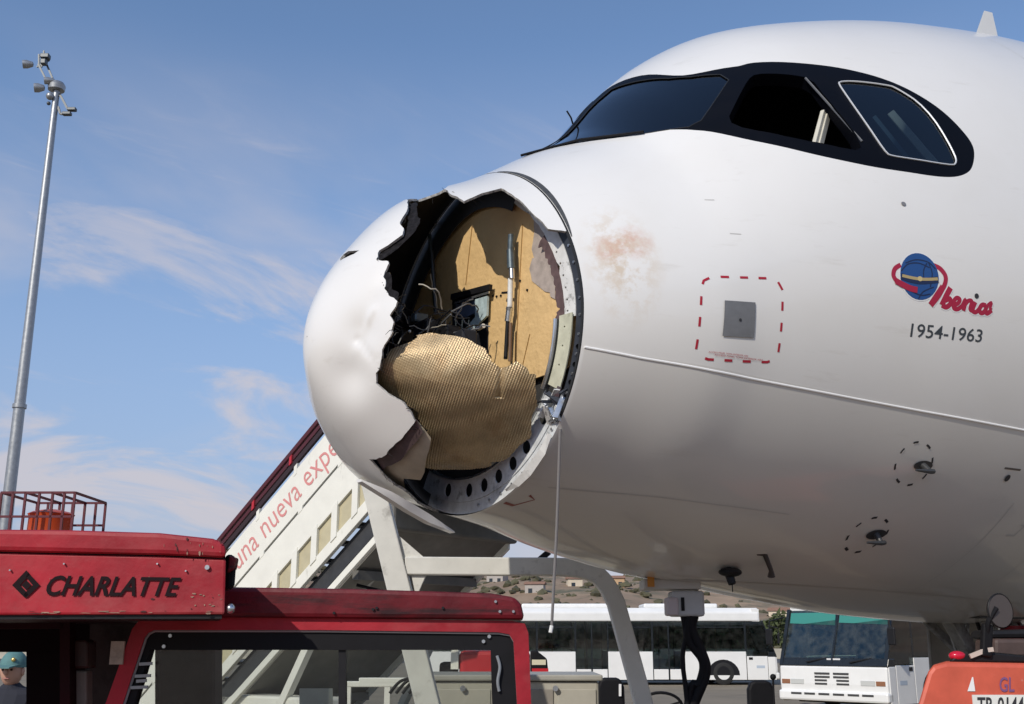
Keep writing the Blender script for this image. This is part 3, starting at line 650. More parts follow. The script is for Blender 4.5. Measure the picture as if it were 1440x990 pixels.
# scorched radar mount and tangled wiring
g = np.random.default_rng(21)
for (x, y, w, h, m) in ((568, 468, .10, .12, M_DARKIN), (560, 488, .07, .10, mat('scorched_brown', (.055, .035, .032), .5, 0, .5, 20)), (578, 455, .08, .06, M_BLACKP), (600, 462, .14, .07, M_DARKIN), (628, 470, .14, .06, M_BLACKP), (590, 448, .05, .05, M_GREYB), (655, 480, .08, .10, M_DARKIN)):
    c = PX(x, y, .62); PB().box(c-Vector((.04, w/2, h/2)), c+Vector((.04, w/2, h/2))).build('radar_mount', m, plane, bev=.01)
for i in range(34):
    p = PX(g.uniform(560, 650), g.uniform(434, 474), g.uniform(.52, .7)); pts = [p]; d = Vector(g.normal(0, 1, 3)).normalized()*.03
    for _ in range(9):
        d = (d+Vector(g.normal(0, .007, 3))+Vector((0, 0, -.002))).normalized()*.022; pts.append(pts[-1]+d)
    PB().tube(pts, g.uniform(.0018, .0045), 6).build('wire', [M_BLACKP, mat('grey_wire', (.13, .13, .13), .5), mat('pale_wire', (.34, .31, .25), .5), M_DARKIN][i % 4], plane, smooth=True)
PB().bar(PX(608, 468, .6), PX(634, 442, .6), .008).build('bent_rod', M_CHROME, plane)
for q in ((576, 466), (549, 400), (547, 385)): p = PX(*q, .5); PB().ball(p, .008, n=8, m=6).build('bolt_head', M_RINGW, plane, smooth=True)

# golden slotted sheet pushed in behind the hole
GOLD = [(.157,2.264),(.174,2.036),(.208,1.927),(.227,1.792),(.266,1.733),(.298,1.649),(.366,1.632),(.455,1.691),(.539,1.792),(.568,1.86),(.598,1.893),(.645,1.83),(.74,1.94),(.785,2.05),(.80,2.213),(.81,2.365),(.815,2.58),(.795,2.76),(.69,2.91),(.575,3.03),(.51,3.14),(.429,2.769),(.39,2.533),(.342,2.432),(.287,2.356),(.217,2.373)]
def inner(s, t, k):
    c = np.array([.87, 0, 2.95]); return c+(surf(s, t)-c)*np.asarray(k)[..., None]
def gold():
    poly = jag(GOLD, .022, .013, 8); nu, nv = 420, 440
    s = np.linspace(.13, .86, nu); t = np.linspace(1.58, 3.24, nv); S, Tt = np.meshgrid(s, t, indexing='ij')
    P = inner(S, Tt, np.full(S.shape, .88)); N = snormal(S, Tt)
    top = np.clip((2.04-Tt)/.4, 0, 1); P = P-N*(.035*top**2)[..., None]        # the upper part is bent inwards
    P = P+N*(.028*np.exp(-((Tt-2.0)/.28)**2)-.055*np.clip((Tt-2.05)/.9, 0, 1))[..., None]
    crack = np.exp(-((S-.60-.10*(Tt-1.9))/.014)**2)*(Tt < 2.12); P = P-N*(.014*crack)[..., None]
    a = S*1.0; bb = Tt*.86
    pr = P[..., 0]*.835-P[..., 1]*.551; a2 = pr-.42*P[..., 2]; bz = P[..., 2]; PI = .0122
    col_ = np.abs(((a2/PI) % 1)-.5)*2; row = np.abs(((bz/.0104+np.floor(a2/PI)*.5) % 1)-.5)*2
    h = np.clip(col_*1.6, 0, 1)*(.5+.5*np.clip(row*2.2, 0, 1))
    P = P+N*(0.0036*h+.0035*np.sin(a*23+bb*9)*np.sin(bb*17))[..., None]
    idx = np.arange(nu*nv).reshape(nu, nv); C = np.stack([(S[:-1, :-1]+S[1:, 1:])/2, (Tt[:-1, :-1]+Tt[1:, 1:])/2], -1).reshape(-1, 2)
    Q = np.stack([idx[:-1, :-1], idx[1:, :-1], idx[1:, 1:], idx[:-1, 1:]], -1).reshape(-1, 4)[inpoly(C, poly)]
    u, inv = np.unique(Q, return_inverse=True); Q = inv.reshape(-1, 4)
    m = mat('golden_honeycomb', (.47, .355, .205), .34, .40, .25, 8, dirt=((.30, .18, .08), 5, .5, .75, (1, 1, 1)))
    o = pmesh('honeycomb_sheet', P.reshape(-1, 3)[u], Q.tolist(), m, plane, smooth=True); o['label'] = 'golden slotted honeycomb sheet pushed into the torn nose'
gold()
def beige():
    poly = jag([(.331,2.40),(.40,2.508),(.442,2.735),(.51,2.97),(.46,3.05),(.60,3.36),(.39,3.206),(.331,2.861)], .05, .008, 3)
    V, T = cdt([(s, t) for s in np.linspace(.3, .6, 14) for t in np.linspace(2.4, 3.4, 22)], [poly]); T = T[inpoly(V[T].mean(1), poly)]
    P = inner(V[:, 0], V[:, 1], np.full(len(V), .945)); pmesh('torn_inner_ply', P, T.tolist(), mat('beige_ply', (.50, .44, .34), .7, 0, .15, 12), plane, smooth=True)
    poly = jag([(.31,2.99),(.327,2.60),(.347,2.36),(.385,2.44),(.37,2.64),(.375,2.80),(.36,2.97),(.37,3.05)], .05, .004, 5)
    V, T = cdt([], [poly]); T = T[inpoly(V[T].mean(1), poly)]; P = inner(V[:, 0], V[:, 1], np.full(len(V), .972)); pmesh('torn_edge_layer', P, T.tolist(), mat('purple_brown_ply', (.10, .065, .065), .7, 0, .3, 25), plane)
beige()

# ---------------------------------------------------------- markings on the skin
def strip(name, pts, w, m, off=.0012, n=1, parent=plane):
    P = [side(s, z, off) for s, z in dense(pts, .04, False)+[pts[-1]]]; Nn = []
    q = dense(pts, .04, False)+[pts[-1]]; V = []
    for i, (s, z) in enumerate(q):
        a = q[max(i-1, 0)]; c = q[min(i+1, len(q)-1)]; d = np.array([c[0]-a[0], c[1]-a[1]]); d /= max(np.hypot(*d), 1e-9); e = np.array([-d[1], d[0]])*w/2
        V += [side(s+e[0], z+e[1], off), side(s-e[0], z-e[1], off)]
    return pmesh(name, V, [(2*i, 2*i+1, 2*i+3, 2*i+2) for i in range(len(q)-1)], m, parent)
def patch(name, corners, m, off=.003, n=8, parent=plane):
    c = [np.array(x) for x in corners]; V = []
    for i in range(n+1):
        for j in range(n+1):
            a, b_ = i/n, j/n; q = (c[0]*(1-a)+c[1]*a)*(1-b_)+(c[3]*(1-a)+c[2]*a)*b_; V.append(side(q[0], q[1], off))
    return pmesh(name, V, [(i*(n+1)+j, i*(n+1)+j+1, (i+1)*(n+1)+j+1, (i+1)*(n+1)+j) for i in range(n) for j in range(n)], m, parent, smooth=True)
def disc(name, c, rs, rz, m, off=.003, a0=0, a1=2*pi, rings=4, n=32, parent=plane):
    V = [side(*c, off)]
    for k in range(1, rings+1): V += [side(c[0]+rs*k/rings*cos(a0+(a1-a0)*j/n), c[1]+rz*k/rings*sin(a0+(a1-a0)*j/n), off) for j in range(n+1)]
    Fs = [(0, 1+j, 2+j) for j in range(n)]+[(1+k*(n+1)+j, 1+(k+1)*(n+1)+j, 2+(k+1)*(n+1)+j, 2+k*(n+1)+j) for k in range(rings-1) for j in range(n)]
    return pmesh(name, V, Fs, m, parent, smooth=True)
M_RED = mat('marking_red', (.42, .015, .035), .45); M_INK = mat('marking_dark', (.03, .03, .035), .5); M_LINE = mat('cheat_line_white', (.86, .86, .85), .45); M_SEAMW = mat('skin_seam', (.56, .55, .53), .5)
CH = [(.885, 2.825), (1.123, 2.793), (1.45, 2.761), (1.83, 2.733), (2.225, 2.704), (2.642, 2.674), (3.284, 2.633), (4.6, 2.60), (8, 2.58)]
qq = dense(CH, .05, False)+[CH[-1]]; b = PB(); b.tube([side(a_, c_, -.001) for a_, c_ in qq], .0062, 8); b.build('cheat_line', M_LINE, plane, smooth=True)
# service hatch: broken red outline, grey square
HT = [(1.361, 2.845), (1.365, 3.0), (1.371, 3.12), (1.385, 3.155), (1.425, 3.178), (1.57, 3.188), (1.70, 3.198), (1.745, 3.185), (1.766, 3.15), (1.770, 3.0), (1.773, 2.87), (1.762, 2.838), (1.725, 2.822), (1.57, 2.812), (1.425, 2.806), (1.378, 2.818)]
q = dense(HT+[HT[0]], .013, False)
for i in range(0, len(q)-4, 7): strip('hatch_dash', q[i:i+4], .011, M_RED)
sq = patch('hatch_plate', [(1.476, 3.07), (1.474, 2.911), (1.635, 2.919), (1.629, 3.077)], mat('hatch_plate_grey', (.20, .205, .215), .45, .2, .1, 20), .005, 8)
disc('hatch_latch', (1.555, 2.99), .007, .007, M_INK, .007, n=12, rings=2)
for z, x0, x1 in ((2.838, 1.42, 1.62), (2.828, 1.45, 1.70)):
    V, Fs = fit_text('ACCESO PANEL TOMA EXTERIOR AIRE', x0, x1, z-.0035, z+.0035); pmesh('hatch_lettering', [side(v.x, v.y, .003) for v in V], Fs, M_RED, plane)
# emblem and lettering
AF = ((.004098, .000441), (.000148, -.003444), (-2.858453, 4.062786))
def lg(px, py): return (AF[0][0]*px+AF[1][0]*py+AF[2][0], AF[0][1]*px+AF[1][1]*py+AF[2][1])
def zl(u, v): return lg(1240+u*170/1052, 340+v*160/990)
gc = zl(313, 305); M_BLUE = mat('emblem_blue', (.012, .075, .26), .4); M_BLUED = mat('emblem_navy', (.006, .02, .075), .4); M_CRIM = mat('emblem_crimson', (.40, .012, .05), .4)
rx = (zl(475, 305)[0]-zl(150, 305)[0])/2; rz = (zl(313, 100)[1]-zl(313, 510)[1])/2
def zstrip(name, pts, w, m, off): strip(name, [zl(*p) for p in pts], w*.00066, m, off)
def smooth_pts(pts, k=5):
    o = []
    for i in range(len(pts)-1):
        p0 = np.array(pts[max(i-1, 0)]); p1 = np.array(pts[i]); p2 = np.array(pts[i+1]); p3 = np.array(pts[min(i+2, len(pts)-1)])
        for j in range(k):
            t = j/k; o.append(tuple(.5*((2*p1)+(p2-p0)*t+(2*p0-5*p1+4*p2-p3)*t*t+(3*p1-p0-3*p2+p3)*t**3)))
    return o+[pts[-1]]
M_WH = mat('emblem_white', (.82, .82, .82), .4)
disc('emblem_halo', (gc[0], gc[1]), rx*1.06, rz*1.06, M_WH, .0008)
zstrip('emblem_ribbon_back', smooth_pts([(160, 205), (110, 240), (95, 300), (120, 350)]), 34, M_CRIM, .0012)
zstrip('emblem_ribbon_back', smooth_pts([(430, 205), (490, 235), (530, 290), (535, 340), (515, 400), (470, 480), (410, 560)]), 36, M_CRIM, .0012)
disc('emblem_globe', gc, rx, rz, M_BLUE, .0018)
for pts in ([(200, 190), (290, 160), (390, 180), (450, 240)], [(160, 260), (220, 200), (310, 190), (400, 230)], [(345, 330), (350, 250), (380, 190)], [(300, 500), (340, 440), (430, 400)], [(230, 430), (320, 470), (400, 460)], [(395, 190), (420, 280), (400, 400)]): zstrip('globe_meridian', smooth_pts(pts), 9, M_BLUED, .0024)
zstrip('globe_band', smooth_pts([(155, 305), (240, 335), (330, 348), (470, 335)]), 46, M_BLUED, .0029)
zstrip('winged_badge', smooth_pts([(165, 300), (240, 318), (315, 330), (390, 332), (465, 328)]), 22, mat('emblem_gold', (.46, .36, .17), .4), .0034)
disc('badge_centre', zl(313, 328), .014, .012, mat('badge_gold', (.62, .50, .24), .4), .0039, n=14, rings=2)
zstrip('emblem_ribbon_front', smooth_pts([(110, 345), (170, 380), (230, 410), (290, 425)]), 44, M_CRIM, .0034)
for pts, w in (([(510, 395), (460, 470), (405, 555)], 44), ([(575, 405), (535, 480), (500, 555)], 40), ([(500, 555), (540, 572), (575, 540), (566, 500), (530, 515)], 34), ([(590, 565), (640, 540), (655, 508), (628, 494), (603, 525), (605, 580), (640, 590), (680, 560)], 30), ([(680, 560), (705, 510), (700, 560), (690, 605)], 30), ([(698, 560), (730, 520), (762, 525), (748, 590), (775, 608)], 28), ([(795, 530), (772, 600), (800, 618), (835, 585)], 30), ([(890, 560), (855, 556), (832, 595), (850, 625), (880, 610), (900, 562), (888, 605), (905, 628), (945, 600)], 32), ([(900, 565), (940, 535), (930, 585), (945, 600)], 24)):
    zstrip('airline_lettering', smooth_pts(pts), w*1.12+16, M_WH, .0010); zstrip('airline_lettering', smooth_pts(pts), w*1.12, M_CRIM, .0016)
disc('lettering_dot', zl(806, 477), .013, .013, M_INK, .0016, n=14, rings=2)
V, Fs = fit_text('1954-1963', 0, 1, 0, 1, offset=.006)
n0 = [np.array(zl(*p)) for p in ((250, 820), (872, 878), (255, 706), (878, 768))]
pmesh('year_lettering', [side(*((n0[0]*(1-v.x)+n0[1]*v.x)*(1-v.y)+(n0[2]*(1-v.x)+n0[3]*v.x)*v.y), .0012) for v in V], Fs, mat('year_grey', (.045, .055, .065), .5), plane)
# probes with broken circles round them
def probe_circle(c, rs, rz, tilt):
    for k in range(8):
        a = 2*pi*k/8+tilt; strip('probe_dash', [(c[0]+rs*cos(a+d)+.25*rs*-sin(a+d), c[1]+rz*sin(a+d)) for d in (-.14, 0, .14)], .009, M_INK)
M_PRB = mat('probe_metal', (.07, .072, .075), .4, .4)
def probe(s, z, flat):
    p = side(s, z, 0); n = Vector(snormal(s, th_of(s, z))); b = PB(); disc('probe_base', (s, z), .055, .022, M_PRB, .004, n=20, rings=2)
    b.cyl(p, p+n*.055, .018, .013, 10); b.tube([p+n*.055+Vector((.03, 0, 0)), p+n*.06, p+n*.058+Vector((-.11, 0, -.004))], [.012, .013, .005], 8); b.build('pitot_probe', M_PRB, plane, smooth=True)
probe_circle((2.708, 2.445), .105, .095, .2); probe(2.765, 2.44, 0); probe_circle((2.731, 2.125), .105, .078, .2); probe(2.775, 2.13, 0)
p = side(2.218, 1.965, 0); b = PB(); b.ball(p-Vector((0, .02, .02)), .07, .05, .025, 12, 8); b.cyl(p, p-Vector((0, .03, .08)), .025, .02, 8); b.tube([p-Vector((0, .03, .08)), p-Vector((0, .03, .12))], .003, 5); b.build('drain_mast', M_BLACKP, plane, smooth=True)
p = side(2.30, 2.01, 0); b = PB(); b.tube([p+Vector((-.05, -.01, .03)), p+Vector((0, -.03, .02)), p+Vector((.05, -.02, -.06)), p+Vector((.06, -.01, -.09))], [.018, .014, .012, .02], 8); b.build('ice_probe', mat('probe_bronze', (.05, .038, .035), .4, .4), plane, smooth=True)
disc('sensor_port', (2.442, 3.658), .013, .011, mat('port_grey', (.2, .2, .21), .4), .004, n=12, rings=2); disc('sensor_port', (3.319, 2.412), .016, .016, M_INK, .005, n=12, rings=2); strip('port_mark', [(3.27, 2.455), (3.38, 2.452)], .009, mat('mark_brown', (.12, .10, .09), .5))
strip('panel_corner_mark', [(3.63, 2.20), (3.66, 2.20), (3.645, 2.15), (3.59, 2.15)], .008, M_SEAMW)
strip('panel_seam', [(3.47, 2.30), (3.44, 2.0), (3.43, 1.84)], .004, M_SEAMW)
for x0, z0, x1, z1, w in ((1.0, 2.28, 2.2, 2.20, .004), (3.9, 5.2, 3.9, 1.9, .003), (1.9, 1.93, 4.4, 1.82, .005)): strip('panel_seam', [(x0, z0), ((x0+x1)/2, (z0+z1)/2), (x1, z1)], w, M_SEAMW)
for s, z, w in ((1.55, 3.41, .05), (1.50, 3.60, .04)): strip('scuff', [(s, z), (s+w, z)], .004, mat('scuff_grey', (.5, .49, .47), .6))

rd = side(.93, 2.245, 0); strip('red_scrawl', [(.90, 2.225), (.95, 2.215), (1.0, 2.235), (.96, 2.25)], .006, mat('faded_red', (.36, .12, .10), .6))
M_FAINT = mat('faint_seam', (.64, .635, .62), .5)
# blade aerial on the crown
b = PB(); q = Vector(surf(4.32, .50)); b.add([q+Vector(v) for v in ((-.13, 0, -.04), (.11, -.014, -.04), (.11, .014, -.04), (.0, 0, .18), (.085, -.006, .19), (.085, .006, .19))], [(0, 1, 4, 3), (0, 3, 5, 2), (1, 2, 5, 4), (3, 4, 5), (0, 2, 1)]); b.build('blade_aerial', mat('aerial_white', (.76, .76, .74), .4), plane)

# nose gear and its bay under the fuselage
def nose_gear():
    gx = 5.15; st = mat('gear_grey', (.34, .34, .33), .4, .3, .2, 10, dirt=((.08, .07, .06), 8, .5, .7, (1, 1, 1)))
    PB().box((4.35, -.36, 1.74), (5.75, .36, 1.80)).build('gear_bay', mat('gear_bay_dark', (.04, .04, .04), .7), plane)
    b = PB(); b.cyl((gx, 0, 1.85), (gx+.04, 0, .95), .09, .085); b.cyl((gx+.04, 0, .95), (gx+.06, 0, .36), .06); b.build('gear_strut', st, plane, smooth=True)
    b = PB(); b.bar((4.55, 0, 1.75), (gx+.02, 0, 1.0), .08, .1); b.bar((4.6, -.22, 1.74), (gx, -.05, 1.25), .05); b.bar((4.6, .22, 1.74), (gx, .05, 1.25), .05); b.build('drag_brace', st, plane, bev=.01)
    b = PB(); b.bar((gx-.02, 0, .95), (gx-.24, 0, .70), .09, .04); b.bar((gx-.24, 0, .70), (gx, 0, .42), .09, .04); b.build('torque_link', st, plane, bev=.008)
    b = PB(); b.cyl((gx+.06, -.34, .38), (gx+.06, .34, .38), .045); b.build('axle', st, plane)
    for y in (-.25, .25):
        b = PB(); b.lathe((gx+.06, y-.11, .38), (0, 1, 0), [(0, .2), (0, .33), (.03, .375), (.11, .385), (.19, .375), (.22, .33), (.22, .2)], 28); w = b.build('wheel', M_TYRE, plane, smooth=True)
        b = B(PO); b.lathe((gx+.06, y-.10, .38), (0, 1, 0), [(.0, .03), (.02, .12), (0, .2), (.2, .2), (.18, .12), (.2, .03)], 24); b.build('rim', M_CHROME, w, smooth=True)
    for y, s in ((-.40, -1), (.40, 1)):
        b = PB(); b.prism([(4.88, y, 1.73), (5.7, y, 1.73), (5.65, y+s*.10, 1.22), (5.0, y+s*.10, 1.22)], (0, s*.03, 0)); b.build('gear_door', mat('gear_door_grey', (.30, .29, .27), .5, 0, .15, 6), plane, bev=.01)
    g = np.random.default_rng(3)
    for i in range(12):
        p = Vector((g.uniform(4.6, 5.1), g.uniform(-.25, .25), 1.74)); PB().tube([p, p+Vector((g.normal(0, .1), g.normal(0, .05), -.2)), p+Vector((g.normal(.2, .1), g.normal(0, .1), -.45))], .014, 6).build('hydraulic_hose', [M_BLACKP, st, M_CHROME][i % 3], plane, smooth=True)
    b = PB(); b.cyl((5.0, -.16, 1.42), (5.0, -.16, 1.70), .09); b.build('red_steering_cover', mat('red_cover', (.30, .01, .02), .5), plane, smooth=True)
nose_gear()
# main gear stand-in legs far aft keep the fuselage carried
for y in (-3.8, 3.8):
    b = PB(); b.cyl((17.7, y, 2.0), (17.7, y, .55), .13); b.bar((17.7, 0, 2.15), (17.7, y, 2.0), .9, .5); b.build('main_gear_leg', M_CHROME, plane)
    for dy in (-.45, .45):
        b = PB(); b.lathe((17.7, y+dy-.2, .56), (0, 1, 0), [(0, .25), (0, .5), (.05, .56), (.35, .56), (.4, .5), (.4, .25)], 24); b.build('main_wheel', M_TYRE, plane, smooth=True)
# ------------------------------------------------------------------ wire and plug hanging from the aircraft
def hanging_wire():
    a = side(.885, 2.50, .004); e = W3(L(776, 880, 5.02)); base = Vector((a.x, a.y, a.z))
    g = empty('hanging_wire', base, 0, 'thin grey cable dangling from the broken nose ring', 'cable')
    pts = [a, a+(e-a)*.5+Vector((.004, 0, 0)), a+(e-a)*.93, e]; b = B(base); b.tube(smooth3(pts), .0065, 8); b.build('cable', mat('grey_cable', (.26, .25, .25), .5), g, smooth=True)
    b = B(base); b.cyl(e, e+Vector((-.008, 0, -.03)), .009, n=8); b.build('cable_end', M_RINGW, g)
def smooth3(pts, k=6):
    P = [Vector(p) for p in pts]; o = []
    for i in range(len(P)-1):
        p0, p1, p2, p3 = P[max(i-1, 0)], P[i], P[i+1], P[min(i+2, len(P)-1)]
        for j in range(k):
            t = j/k; o.append(.5*((2*p1)+(p2-p0)*t+(2*p0-5*p1+4*p2-p3)*t*t+(3*p1-p0-3*p2+p3)*t**3))
    return o+[P[-1]]
hanging_wire()
def power_plug():
    f = 6.05; c = L(963, 848, f); base = W3((c[0], f, 0)); off = (c[0], f, 0)
    g = empty('ground_power_plug', base, ROT_CAM, 'grey ground power plug with black cables plugged into the belly', 'power plug')
    def P(x, y, d=0): return L(x, y, f+d)
    b = B(off); a = P(944, 867); d = P(989, 831); b.box((a.x, f-.03, a.z), (d.x, f+.12, d.z)); b.build('plug_head', mat('plug_grey', (.42, .43, .44), .5, 0, .06, 12), g, bev=.015)
    b = B(off); a = P(937, 866, -.02); d = P(953, 840, -.02); b.box((a.x, f-.05, a.z), (d.x, f+.06, d.z)); b.build('plug_latch', mat('plug_pink_grey', (.46, .40, .41), .5), g, bev=.012)
    b = B(off); a = P(958.5, 859, -.04); d = P(962.5, 840, -.04); b.box((a.x, f-.036, a.z), (d.x, f-.028, d.z)); b.build('plug_slot', M_BLACK, g)
    b = B(off); a = P(905, 829); d = P(985, 822); b.box((a.x, f-.02, a.z), (d.x, f+.2, d.z+.03)); b.build('receptacle_door', mat('belly_grey', (.50, .49, .46), .45), g, bev=.008)
    b = B(off); a = P(909, 826); d = P(918, 808); b.box((a.x, f-.06, a.z), (d.x, f-.05, d.z)); b.build('orange_tag', mat('orange_tag', (.50, .20, .02), .6), g)
    for pts, r in (([(960, 866), (964, 895), (960, 930), (968, 1010), (985, 1130)], .013), ([(975, 866), (972, 885), (985, 915), (992, 945), (975, 990), (950, 1060), (930, 1140)], .030), ([(968, 866), (968, 900), (988, 930), (984, 960), (966, 1000), (940, 1130)], .022)):
        q = [L(x, y, f+.02*i) for i, (x, y) in enumerate(pts)]; q[-1] = Vector((q[-1].x, q[-1].y, .03)); b = B(off); b.tube(smooth3(q), r, 10); b.build('power_cable', M_BLACK, g, smooth=True)
power_plug()

# ------------------------------------------------------------------ passenger stairs beyond the nose
def stairs():
    A = radians(-70); SL = math.tan(radians(38.1)); o2 = Vector((4.3, 4.0, 0)); c = Vector((cos(A), sin(A), 0)); U0 = -4.6
    g = empty('passenger_stairs', o2+c*U0, A, 'white mobile passenger stairs with dark red handrails behind the torn nose', 'passenger stairs')
    off = (U0, 0, 0)
    def zk(u, k): return k+SL*u
    def slab(name, k1, k0, u0, u1, v0, v1, m, bev=0.):
        b = B(off); b.prism([(u0, v0, zk(u0, k0)), (u1, v0, zk(u1, k0)), (u1, v0, zk(u1, k1)), (u0, v0, zk(u0, k1))], (0, v1-v0, 0)); return b.build(name, m, g, bev=bev)
    maroon = mat('maroon_rail', (.075, .012, .018), .38, 0, .15, 10); red = mat('rail_bracket_red', (.45, .02, .035), .45)
    tanp = mat('stair_window_tan', (.50, .45, .30), .35, 0, .12, 5); dk = mat('stair_dark_steel', (.045, .047, .052), .5, .2, .2, 8); und = mat('stair_underside_grey', (.16, .155, .14), .7, 0, .2, 4)
    u0, u1 = -6.9, -2.42
    for v, s in ((0, 1), (2.36, -1)):
        va, vb = v, v+s*.035
        slab('handrail', 6.79, 6.715, u0, -1.6, va, va+s*.05, maroon, .008); slab('handrail', 6.68, 6.625, u0, -1.6, va, va+s*.04, maroon); slab('handrail', 6.60, 6.53, u0, -1.6, va, va+s*.04, mat('rail_dark', (.03, .014, .016), .4))
        for i in range(8):
            u = -6.28+i*.62; slab('rail_bracket', 6.70, 6.60, u-.02, u+.02, va-s*.015, va+s*.03, red); slab('rail_post', 6.52, 6.40, u+.06, u+.11, va-s*.004, vb, M_CREAM)
        slab('upper_side_panel', 6.455, 5.915, u0, -2.0, va, vb, M_CREAM); slab('lower_side_panel', 5.875, 5.47, u0, u1, va, vb, M_CREAM)
        slab('panel_gap', 5.915, 5.875, u0, u1, va+s*.02, vb-s*.002, mat('gap_grey', (.22, .22, .21), .6))
        for i in range(7): u = -6.08+i*.62; slab('panel_clip', 5.92, 5.87, u-.035, u+.035, va-s*.004, vb, M_CREAM)
        slab('window_backing', 5.47, 5.10, u0, u1, va+s*.03, va+s*.05, tanp); slab('bottom_rail', 5.12, 4.96, u0, u1, va, va+s*.06, M_CREAM, .006); slab('window_head', 5.47, 5.43, u0, u1, va-s*.003, va+s*.03, M_CREAM)
        for i in range(15): u = -6.76+i*.3105; slab('window_post', 5.48, 5.08, u-.045, u+.045, va-s*.012, va+s*.03, M_CREAM, .006)
        slab('stringer', 4.95, 4.70, u0, u1+.1, va+s*.10, va+s*.16, dk); slab('stringer_brace', 4.62, 4.53, -6.6, u1+.1, va+s*.02, va+s*.07, M_CREAM)
    for i in range(18):
        u = -6.95+i*.253; z = zk(u, 5.62); b = B(off); b.box((u, .08, z-.04), (u+.29, 2.28, z)); b.build('tread', mat('tread_grey', (.24, .24, .24), .7, .2), g)
    slab('underside_panel', 4.66, 4.62, -6.6, -2.30, .2, 2.34, und)
    for u in (-5.6, -4.7, -3.8, -2.9): b = B(off); b.box((u, .18, zk(u, 4.56)-.02), (u+.09, 2.3, zk(u, 4.62)+.02)); b.build('cross_member', und, g)
    b = B(off); b.box((-2.62, .02, 3.22), (-1.25, 2.36, 3.36)); b.build('platform', und, g, bev=.01)
    b = B(off); b.box((-2.5, .12, 2.78), (-2.24, 2.40, 3.22)); b.build('platform_beam', und, g, bev=.03)
    for v in (.03, 2.31):
        for u in (-2.2, -1.3): b = B(off); b.box((u, v, 3.36), (u+.05, v+.05, 4.5)); b.build('platform_post', M_CREAM, g)
        b = B(off); b.box((-2.5, v, 3.36), (-1.25, v+.03, 4.3)); b.build('platform_side', M_CREAM, g)
    # hydraulic fittings under the platform
    gg = np.random.default_rng(8)
    b = B(off); b.cyl((-2.72, .55, 2.62), (-2.66, 1.45, 2.62), .035); b.build('locking_bar', M_BLACKP, g, smooth=True)
    b = B(off); b.cyl((-2.70, .85, 2.52), (-2.55, 1.0, 2.86), .05, .03); b.build('locking_cylinder', M_BLACKP, g, smooth=True)
    b = B(off); b.cyl((-3.3, .55, 2.02), (-2.75, .7, 2.6), .05); b.build('lift_cylinder', mat('cylinder_grey', (.3, .3, .29), .4, .5), g, smooth=True)
    b = B(off); b.tube(smooth3([(-3.0, .35, 2.22), (-2.85, .5, 2.17), (-2.7, .62, 2.14), (-2.6, .8, 2.2)]), .018, 8); b.build('hydraulic_hose', M_BLACK, g, smooth=True)
    # chassis
    b = B(off); b.box((-8.6, .25, .55), (-1.7, 2.1, .78)); b.build('chassis', M_CREAM, g, bev=.03); b = B(off); b.box((-5.2, .1, .35), (-3.2, .5, 1.0)); b.build('side_locker', M_CREAM, g, bev=.03)
    for u in (-6.4, -4.0): b = B(off); b.bar((u, .12, .7), (u+.9, .12, zk(u+.9, 4.6)), .09); b.build('stay', M_CREAM, g); b = B(off); b.bar((u, 2.2, .7), (u+.9, 2.2, zk(u+.9, 4.6)), .09); b.build('stay', M_CREAM, g)
    for u in (-7.8, -3.4):
        for v in (.12, 1.95):
            b = B(off); b.lathe((u, v, .40), (0, 1, 0), [(0, .2), (0, .34), (.03, .4), (.19, .4), (.22, .34), (.22, .2)], 24); w = b.build('wheel', M_TYRE, g, smooth=True); b = B(off); b.cyl((u, v+.02, .4), (u, v+.2, .4), .21); b.build('rim', M_CHROME, w)
    # lettering along the slope
    V, Fs = fit_text('una nueva experiencia', 0, 1, 0, 1, offset=-.004)
    s38, c38 = sin(radians(38.1)), cos(radians(38.1)); st = Vector((-4.62, -.004, zk(-4.62, 6.04))); LN = 2.98
    mesh('lettering', [st-Vector(off)+Vector((c38*v.x*LN-s38*(v.y-.24)*.34, 0, s38*v.x*LN+c38*(v.y-.24)*.34)) for v in V], Fs, mat('stair_lettering_pink', (.66, .26, .25), .5), g)
stairs()
def portal():
    f = 7.3; base = (L(700, 990, f).x, f, 0); g = empty('tubular_frame', W3(base), ROT_CAM, 'slanted white steel frame with cross beam standing under the nose', 'frame')
    fm = mat('frame_grey_white', (.64, .635, .59), .5, 0, .08, 6, dirt=((.34, .33, .30), 8, .58, .75, (1, 1, 1)))
    def leg(name, pts, w): b = B(base); b.tube(pts, w*.707, 4, ph=pi/4); return b.build(name, fm, g, bev=.008)
    a = L(519, 655, f); c = L(602, 990, f); bot = a+(c-a)*(a.z/(a.z-c.z)); leg('leg', [a, bot], .150)
    r2 = L(866, 848, f); r3 = L(905, 990, f); rb = r2+(r3-r2)*(r2.z/(r2.z-r3.z))
    leg('cross_beam', smooth3([L(570, 796, f), L(700, 797, f), L(795, 798, f), L(832, 805, f), L(852, 822, f), r2], 5)+[rb], .115)
    for q in ([(568, 787), (600, 787), (557, 750)], [(578, 806), (600, 806), (585, 840)]): b = B(base); b.prism([L(x, y, f-.03) for x, y in q], (0, .05, 0)); b.build('gusset', fm, g)
    for p in (bot, rb): b = B(base); b.box((p.x-.14, f-.14, 0), (p.x+.14, f+.14, .03)); b.build('foot_plate', M_STEEL, g)
    b = B(base); b.bar(L(758, 788, f+.06), L(772, 776, f+.06), .04, .04); b.build('hook', M_BLACKP, g)
portal()

